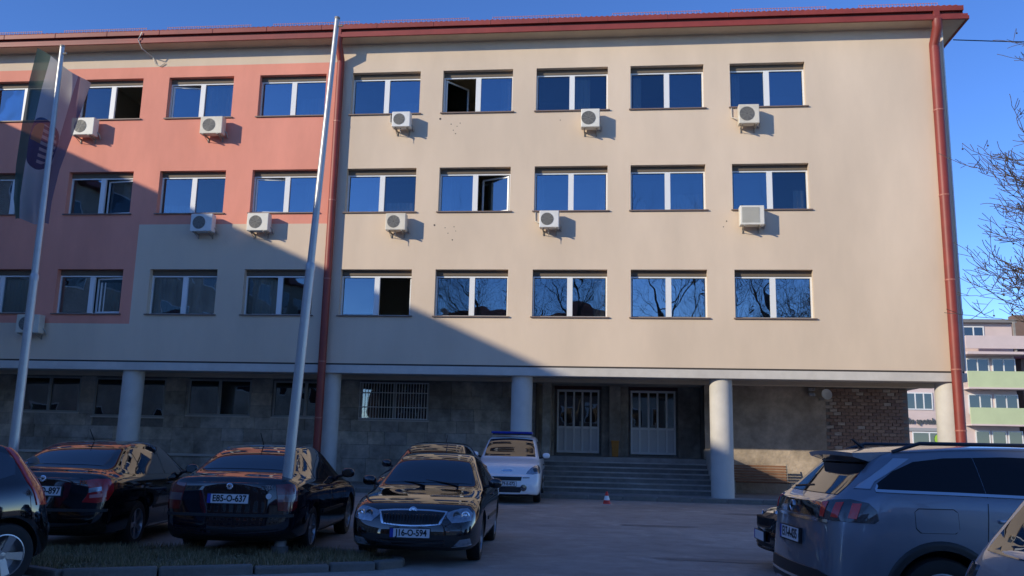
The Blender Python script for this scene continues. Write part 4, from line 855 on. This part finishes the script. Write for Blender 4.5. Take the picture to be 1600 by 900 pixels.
        MB().tube([(X(1.33), .45, 1.005), (X(1.45), -.05, 1.055)], 0.010, 6).build('wiper', INK, c.root); MB().tube([(X(1.33), -.05, 1.02), (X(1.45), -.55, 1.03)], 0.010, 6).build('wiper', INK, c.root)
    if rear:
        for sd in (-1, 1):
            n_ = (-0.75, sd * 0.66, 0.0)
            if rear == 'c':
                tl = ((.50, .93), (.66, .955), (.80, .955), (.865, .93), (.872, .80), (.80, .69), (.68, .655), (.50, .665), (.56, .74), (.60, .82), (.57, .88))
                o = c.patch('tail_light', [(-2.25 + 0.5 * max(0, abs(a) - .62), sd * a, z) for a, z in tl], n_, LAMPR, off=0.010, step=0.03)
                c.patch('reverse_lamp', [(-2.25 + 0.5 * max(0, a - .62), sd * a, z) for a, z in ((.585, .78), (.72, .81), (.72, .86), (.59, .84))], n_, LAMPC, off=0.015, step=0.03, parent=o); c.patch('indicator_lamp', [(-2.25 + 0.5 * max(0, a - .62), sd * a, z) for a, z in ((.60, .715), (.73, .73), (.73, .775), (.60, .755))], n_, mat('pink_lens', (0.5, 0.2, 0.2), .15, coat=1), off=0.015, step=0.03, parent=o)
            else:
                tl = ((.60, .94), (.72, .955), (.82, .945), (.86, .92), (.86, .66), (.78, .62), (.62, .625))
                o = c.patch('tail_light', [(-2.25 + 0.5 * max(0, abs(a) - .62), sd * a, z) for a, z in tl], n_, mat('tail_dark_red', (0.13, 0.008, 0.01), .12, coat=1), off=0.010, step=0.03)
                c.patch('reverse_lamp', [(-2.25 + 0.5 * max(0, a - .62), sd * a, z) for a, z in ((.615, .73), (.845, .74), (.845, .83), (.615, .82))], n_, mat('smoked_lens', (0.16, 0.10, 0.10), .12, coat=1), off=0.015, step=0.03, parent=o)
        zp = .80 if rear == 'c' else .765
        h = c.hit((-5, 0, zp), (1, 0, 0)); c.plate(txt, h + Vector((-0.022, 0, 0)), (-1, 0, 0.04)); h = c.hit((-5, 0, zp + .15), (1, 0, 0)); c.badge(h + Vector((-0.008, 0, 0)), (-1, 0, .15), 0.042)
        c.rear('number_recess', [(-.34, zp - .09), (.34, zp - .09), (.36, zp + .085), (-.36, zp + .085)], NAVYP, off=0.004, step=0.06)
        c.patch('bumper_strip', [(-2.2, y, z) for y, z in ((-.80, .545), (.80, .545), (.80, .58), (-.80, .58))], (-1, 0, 0), PLAST, off=0.016, step=0.05)
        c.rear('lower_valance', [(-.62, .27), (.62, .27), (.66, .40), (-.66, .40)], PLAST, off=0.005, step=0.08)
        h = c.hit((-5, -.50, .91), (1, 0, 0)); text_obj('model_lettering', 'TDI', 0.06, Matrix.Translation(h + Vector((-0.012, 0, 0))) @ Matrix.Rotation(R(-90), 4, 'Z') @ Matrix.Rotation(R(90), 4, 'X'), CHROME, c.root, 0.002)
        if old: h = c.hit((-5, -.50, .80), (1, 0, 0)); MB().lathe([(0, .004), (.035, .004), (.035, -.02)], 20, M=Matrix.Translation(h + Vector((-0.006, 0, 0))) @ Matrix.Rotation(R(-90), 4, 'Y')).build('round_sticker', PLATEW, c.root)
    return c
CB = liftback('black liftback with bright red tail lights, second car from the left edge', (1.02, -13.60, 0), -8.0, BLACKP, rear='c', txt='O-897')
CC = liftback('dark liftback with smoked tail lights, plate E85-O-637, behind the tall flagpole', (3.55, -13.45, 0), -6.0, NAVYP, rear='o', txt='E85-O-637', old=True)
CD = liftback('black car facing the viewer with chrome grille, plate J16-O-594', (6.02, -13.42, 0), 177.0, BLACKP, front=True, txt='J16-O-594', scale=0.95)
CE = liftback('dark car mostly hidden, only its roof showing behind the front facing car', (4.95, -8.0, 0), 180, NAVYP, scale=(1, 1, 1.065))
CH = liftback('dark car hidden behind the grey SUV, only its nose showing', (12.93, -14.45, 0), -93, NAVYP, front=True)

# hatchbacks
HAT = [(0.00, .26, .70, .58, .64, .60, .25), (0.06, .22, .76, .64, .71, .65, .18), (0.18, .19, .81, .71, .78, .69, .06), (0.40, .18, .85, .775, .85, .72, 0), (0.75, .18, .868, .84, .92, .73, 0), (1.05, .18, .872, .89, .99, .72, 0), (1.22, .18, .872, .91, 1.04, .70, 0), (1.5, .18, .872, .925, 1.24, .64, 0), (1.82, .18, .872, .935, 1.41, .59, 0), (2.1, .18, .872, .94, 1.475, .57, 0),
       (2.6, .18, .872, .95, 1.50, .57, 0), (3.1, .18, .872, .965, 1.485, .565, 0), (3.5, .19, .868, .985, 1.44, .56, 0), (3.74, .20, .855, 1.0, 1.395, .56, -0.05), (3.90, .22, .83, 1.0, 1.33, .555, -0.18), (4.02, .25, .79, .98, 1.22, .56, -0.25), (4.10, .30, .73, .93, 1.10, .57, -0.25)]
HDLO = [(1.5, 1.0), (1.66, 1.15), (1.9, 1.30), (2.15, 1.38), (2.6, 1.41), (3.1, 1.395), (3.45, 1.35), (3.66, 1.27), (3.62, 1.10), (3.4, 1.04), (2.6, 1.005), (2.0, 1.0)]
def hatch(label, loc, heading, paint, tall_lamp=True, wheels=(0.84, 3.38), **k):
    c = Car('parked_car', label, HAT, 4.15, paint, loc, heading, wheels, rimspokes=5, group='small hatchbacks at the picture edges', **k); X = c.X
    for x0, x1 in ((1.4, 2.42), (2.49, 3.2), (3.26, 3.8)): c.both('side_window', clip(HDLO, x0, x1), CGLASS, off=0.004)
    c.patch('windscreen', [(X(1.30), -.62, 1.05), (X(1.28), 0, 1.08), (X(1.30), .62, 1.05), (X(1.6), .58, 1.27), (X(1.92), .50, 1.42), (X(1.94), 0, 1.45), (X(1.92), -.50, 1.42), (X(1.6), -.58, 1.27)], (0.55, 0, 0.8), CGLASS, off=0.004)
    c.rear('rear_window', [(-.50, 1.06), (.50, 1.06), (.50, 1.2), (.46, 1.36), (-.46, 1.36), (-.50, 1.2)], CGLASS, off=0.005)
    c.mirror(1.55, 1.0)
    for sd in (-1, 1):
        c.seam([(1.42, .90), (1.40, .45)], sd); c.seam([(2.45, .97), (2.47, .30)], sd); c.seam([(3.25, .98), (3.22, .65), (3.02, .42)], sd); c.handle(2.32, .86, sd); c.handle(3.12, .87, sd)
        tl = ((-1.96, .78, .80), (-1.80, .86, .80), (-1.72, .84, 1.02), (-1.66, .74, 1.2), (-1.60, .64, 1.38), (-1.72, .55, 1.38), (-1.85, .60, 1.2), (-1.98, .66, 1.02)) if tall_lamp else ((-1.98, .60, .80), (-1.80, .86, .80), (-1.72, .84, .98), (-1.98, .60, 1.0))
        c.patch('tail_light', [(a, sd * b_, z) for a, b_, z in tl], (-0.70, sd * 0.70, 0.15), LAMPR if tall_lamp else LAMPD, off=0.012, step=0.03)
    c.rear('bumper_strip', [(-.72, .5), (.72, .5), (.72, .6), (-.72, .6)], PLAST, off=0.012); return c
CA = hatch('black hatchback with alloy wheel and tall red tail light cut by the left edge', (1.23, -19.2, 0), 205, BLACKP, wheels=(0.84, 3.55))
CI = hatch('silver hatchback closest to the viewer, cut off by the right edge', (12.33, -22.22, 0), 84, SILVP, tall_lamp=False)

# police van
VAN = [(0.00, .24, .76, .66, .74, .68, .14), (0.07, .20, .84, .80, .89, .75, .10), (0.22, .18, .88, .92, 1.01, .78, .04), (0.5, .18, .90, 1.0, 1.095, .78, 0), (0.8, .18, .905, 1.05, 1.15, .77, 0), (1.0, .18, .905, 1.06, 1.21, .76, 0), (1.3, .18, .905, 1.08, 1.45, .72, 0), (1.6, .18, .905, 1.09, 1.67, .68, 0), (1.85, .18, .905, 1.10, 1.765, .66, 0), (2.3, .18, .905, 1.11, 1.81, .66, 0),
       (3.0, .18, .905, 1.12, 1.815, .66, 0), (3.7, .18, .905, 1.12, 1.80, .66, 0), (4.15, .2, .89, 1.12, 1.75, .65, -.05), (4.32, .22, .86, 1.1, 1.66, .64, -.1), (4.38, .3, .80, 1.05, 1.5, .63, -.1)]
V = Car('police_van', 'white police van with a blue light bar parked before the steps', VAN, 4.38, WHITEP, (5.82, -1.15, 0), 177.5, (0.92, 3.65), wr=0.32, track=0.78, cat='van', rimspokes=9, bulge=(0.12, 0.03))
X = V.X
V.patch('windscreen', [(X(1.02), -.71, 1.20), (X(.97), 0, 1.20), (X(1.02), .71, 1.20), (X(1.35), .67, 1.45), (X(1.70), .60, 1.675), (X(1.72), 0, 1.71), (X(1.70), -.60, 1.675), (X(1.35), -.67, 1.45)], (0.75, 0, 0.66), CGLASS, off=0.005)
for a in (((1.15, 1.16), (1.5, 1.42), (1.8, 1.60), (2.35, 1.64), (2.35, 1.15)), ((2.43, 1.15), (2.43, 1.64), (3.3, 1.64), (3.3, 1.15)), ((3.4, 1.15), (3.4, 1.64), (4.0, 1.60), (4.02, 1.17))): V.both('side_window', list(a), CGLASS, off=0.005)
V.mirror(1.28, 1.20, y=0.90)
for sd in (-1, 1):
    o = V.patch('headlight', [(2.0 - .5 * max(0, a - .5), sd * a, z) for a, z in ((.40, .725), (.46, .80), (.58, .905), (.72, .985), (.85, 1.01), (.885, .95), (.86, .83), (.76, .745), (.56, .70))], (0.75, sd * 0.6, 0.3), LAMPC, off=0.008, step=0.03)
    V.patch('reflector', [(2.0 - .5 * max(0, a - .5), sd * a, z) for a, z in ((.60, .77), (.70, .77), (.75, .83), (.70, .90), (.60, .87))], (0.75, sd * 0.6, 0.3), LAMPD, off=0.013, step=0.03, parent=o)
    h = V.hit((4, sd * .62, .42), (-1, -sd * .1, 0)); Mx = Matrix.Translation(h) @ Vector((1, sd * .35, 0)).to_track_quat('Z', 'Y').to_matrix().to_4x4()
    MB().lathe([(.085, -.02), (.085, .02), (.06, .022), (.05, .012), (0, .018)], 20, M=Mx).build('fog_light', LAMPD, V.root, smooth=True)
    V.front('indicator_slot', [(sd * .42, .665), (sd * .60, .67), (sd * .60, .69), (sd * .42, .685)], INK, off=0.006, step=0.05)
    V.ring('wheel_arch_trim', 0.92, .33, .364, .405, sd, PLAST)
    V.seam([(1.12, 1.1), (1.14, .5), (1.3, .35)], sd); V.seam([(2.39, 1.12), (2.40, .35)], sd); V.handle(2.25, .98, sd, PLAST); V.side('rub_strip', [(1.35, .5), (3.2, .5), (3.2, .58), (1.35, .58)], sd, PLAST, off=0.014, step=0.15)
    V.side('police_stripe', [(1.16, .66), (3.9, .66), (3.9, .86), (1.16, .86)], sd, BLUEL, off=0.004, step=0.12)
V.front('grille', [(-.38, .60), (.38, .60), (.40, .70), (-.40, .70)], INK, off=0.010, step=0.05); V.front('lower_intake', [(-.36, .30), (.36, .30), (.44, .44), (-.44, .44)], INK, off=0.010, step=0.05)
V.front('bonnet_lettering', [(-.17, .855), (-.10, .83), (.10, .83), (.17, .855), (.10, .88), (-.10, .88)], CHROME, off=0.006, step=0.04)
h = V.hit((4, 0, .52), (-1, 0, 0)); V.plate('K79-E-072', h + Vector((0.03, 0, 0)), (1, 0, 0))
lb = MB().box((X(1.98), -.56, 1.80), (X(1.76), .56, 1.835)).build('light_bar_base', PLAST, V.root); MB().box((X(1.99), -.60, 1.836), (X(1.75), .60, 1.905)).build('light_bar', BLUEL, V.root, bevel=0.02)
MB().tube([(X(1.9), .15, 1.80), (X(1.95), .15, 1.83)], 0.01, 6).build('aerial', INK, V.root)

# grey SUV
SUVS = [(0.00, .28, .72, .76, .84, .64, .10), (0.08, .24, .82, .86, .96, .70, .08), (0.25, .22, .88, .95, 1.05, .74, 0), (0.6, .22, .915, 1.03, 1.12, .77, 0), (1.05, .22, .92, 1.10, 1.18, .77, 0), (1.25, .22, .92, 1.13, 1.23, .75, 0), (1.6, .22, .92, 1.145, 1.40, .69, 0), (1.95, .22, .92, 1.155, 1.545, .645, 0), (2.3, .22, .92, 1.16, 1.60, .63, 0), (3.0, .22, .92, 1.17, 1.615, .63, 0),
        (3.6, .22, .92, 1.185, 1.60, .625, 0), (4.02, .23, .918, 1.195, 1.565, .615, 0), (4.26, .25, .905, 1.19, 1.505, .61, -.12), (4.44, .27, .88, 1.155, 1.39, .62, -.20), (4.57, .30, .84, 1.09, 1.23, .65, -.18), (4.64, .34, .78, 1.01, 1.12, .66, -.1)]
G = Car('parked_suv', 'slate grey SUV with clawed red tail lights at the lower right', SUVS, 4.64, SUVP, (12.55, -18.03, 0), 84.2, (0.93, 3.77), wr=0.355, tw=0.22, track=0.82, cat='suv', arch=0.05, side=(0.86, 0.965, 0.99, 1.0, 0.985, 0.955))
X = G.X
SD = [(1.75, 1.19), (1.95, 1.33), (2.2, 1.44), (2.6, 1.495), (3.1, 1.505), (3.6, 1.485), (3.86, 1.45), (4.05, 1.37), (4.20, 1.27), (4.23, 1.225), (3.6, 1.215), (2.6, 1.19)]
for x0, x1 in ((1.6, 2.441), (2.449, 3.356), (3.364, 4.3)): G.both('side_window', clip(SD, x0, x1), mat('privacy_glass', (0.004, 0.004, 0.006), 0.01, ior=1.45), off=0.005)
for sd in (-1, 1):
    for a, b_ in zip(SD[8:], SD[9:] + SD[:1]):
        G.side('window_trim', [(a[0], a[1] - .022), (b_[0], b_[1] - .022), (b_[0], b_[1]), (a[0], a[1])], sd, CHROME, off=0.010, step=0.08)
    G.side('pillar_trim', [(3.88, 1.475), (4.00, 1.475), (4.36, 1.225), (4.26, 1.225), (4.21, 1.285)], sd, mat('satin_trim', (0.48, 0.52, 0.58), .35, metal=.6, coat=.5), off=0.008, step=0.05)
    G.seam([(1.45, .98), (1.44, .5)], sd); G.seam([(2.445, 1.17), (2.46, .35)], sd); G.seam([(3.36, 1.19), (3.40, .85), (3.34, .55)], sd); G.handle(3.18, 1.0, sd, CHROME, 0.24); G.handle(2.30, .99, sd, CHROME, 0.24)
    G.side('fuel_flap', [(3.62, .92), (3.66, .90), (3.92, .90), (3.96, .94), (3.96, 1.06), (3.93, 1.08), (3.66, 1.08), (3.62, 1.06)], sd, SUVP, off=0.003, step=0.06) if sd < 0 else None
    fl_ = [(3.62, .93), (3.65, .90), (3.93, .90), (3.96, .93), (3.96, 1.06), (3.93, 1.085), (3.65, 1.085), (3.62, 1.06), (3.62, .93)]
    if sd < 0: G.seam(fl_, sd)
    ar = []
    for k in range(19): t = math.pi * k / 18 * 1.10 - 0.05 * math.pi; ar.append((math.cos(t), math.sin(t)))
    for wx in (0.93, 3.77): G.ring('wheel_arch_trim', wx, .365, .404, .475, sd, PLAST)
    G.side('sill_cladding', [(1.38, .30), (3.32, .30), (3.30, .44), (1.40, .44)], sd, PLAST, off=0.012, step=0.12)
    n_ = (-0.66, sd * 0.75, 0.05); tl = ((.50, 1.045), (.66, 1.125), (.80, 1.14), (.90, 1.12), (.98, 1.06), (1.0, .985), (.96, .96), (.72, .965), (.50, .975))
    f = lambda a: (-2.30 + 0.95 * max(0, a - .62), sd * min(a, .90), 0)
    o = G.patch('tail_light', [(f(a)[0], f(a)[1], z) for a, z in tl], n_, LAMPD, off=0.012, step=0.03)
    for a in (.60, .70, .80): G.patch('light_claw', [(f(a + d)[0], f(a + d)[1], z) for d, z in ((0, .992), (.045, .988), (.068, 1.112), (.02, 1.106))], n_, mat('claw_red', (0.75, 0.02, 0.012), .2, coat=1), off=0.018, step=0.02, parent=o)
    MB().tube([(X(2.2), sd * .59, 1.565), (X(2.35), sd * .59, 1.61), (X(3.75), sd * .585, 1.605), (X(3.98), sd * .575, 1.53)], 0.016, 8).build('roof_rail', mat('rail_dark', (.05, .055, .065), .3, metal=.6), G.root, smooth=True)
G.patch('windscreen', [(X(1.33), -.66, 1.19), (X(1.30), 0, 1.2), (X(1.33), .66, 1.19), (X(2.02), .56, 1.555), (X(2.04), 0, 1.59), (X(2.02), -.56, 1.555)], (0.55, 0, 0.8), CGLASS, off=0.004)
G.rear('rear_window', [(-.62, 1.17), (.62, 1.17), (.61, 1.28), (.555, 1.455), (-.555, 1.455), (-.61, 1.28)], CGLASS, off=0.006)
sp = MB(); rows = []
for i in range(13):
    y = -.56 + 1.12 * i / 12; k = 1 - (y / .56) ** 2; p1 = G.hit((X(3.98), y, 3), (0, 0, -1)) + Vector((0, 0, .006)); p4 = G.hit((-5, y, 1.445), (1, 0, 0)); xt = X(4.31 + .035 * k); zt_ = 1.515 + .015 * k
    rows.append([p1, Vector((xt, y * .98, zt_)), Vector((xt + .015, y * .98, zt_ - .035)), p4 - Vector((0.01, 0, 0))])
vs = [p for r_ in rows for p in r_]; sp.add(vs, [(i * 4 + j, i * 4 + j + 1, i * 4 + j + 5, i * 4 + j + 4) for i in range(12) for j in range(3)] + [(0, 3, 2, 1), (48, 49, 50, 51)]); sp.build('roof_spoiler', SUVP, G.root, smooth=True, ang=30)
G.rear('spoiler_lip', [(-.55, 1.43), (.55, 1.43), (.54, 1.468), (-.54, 1.468)], mat('gloss_black', (.006, .006, .008), .1, coat=1), off=0.02, step=0.06)
G.rear('tailgate_band', [(-.66, .985), (.66, .985), (.66, 1.10), (-.66, 1.10)], mat('gloss_black', (.006, .006, .008), .1, coat=1), off=0.010, step=0.05)
G.rear('chrome_strip', [(-.70, .945), (.70, .945), (.70, .97), (-.70, .97)], CHROME, off=0.014, step=0.05)
G.patch('bumper_cladding', [(-2.3, y, z) for y, z in ((-.93, .34), (.93, .34), (.93, .50), (.6, .56), (-.6, .56), (-.93, .50))], (-1, 0, 0), PLAST, off=0.012, step=0.06)
G.rear('bumper_chrome', [(-.70, .44), (.70, .44), (.70, .462), (-.70, .462)], CHROME, off=0.018, step=0.05)
h = G.hit((-5, 0, .80), (1, 0, 0)); G.plate('E17-A-035', h + Vector((-0.022, 0, 0)), (-1, 0, 0.05))
h = G.hit((-5, 0, 1.04), (1, 0, 0)); G.badge(h + Vector((-0.014, 0, 0)), (-1, 0, 0), 0.05)
MB().tube([(X(4.585), .10, 1.21), (X(4.55), -.28, 1.235)], 0.010, 6).build('rear_wiper', INK, G.root)
MB().tube([(X(4.0), 0, 1.56), (X(4.1), 0, 1.64)], [.02, .008], 6).build('aerial', INK, G.root)
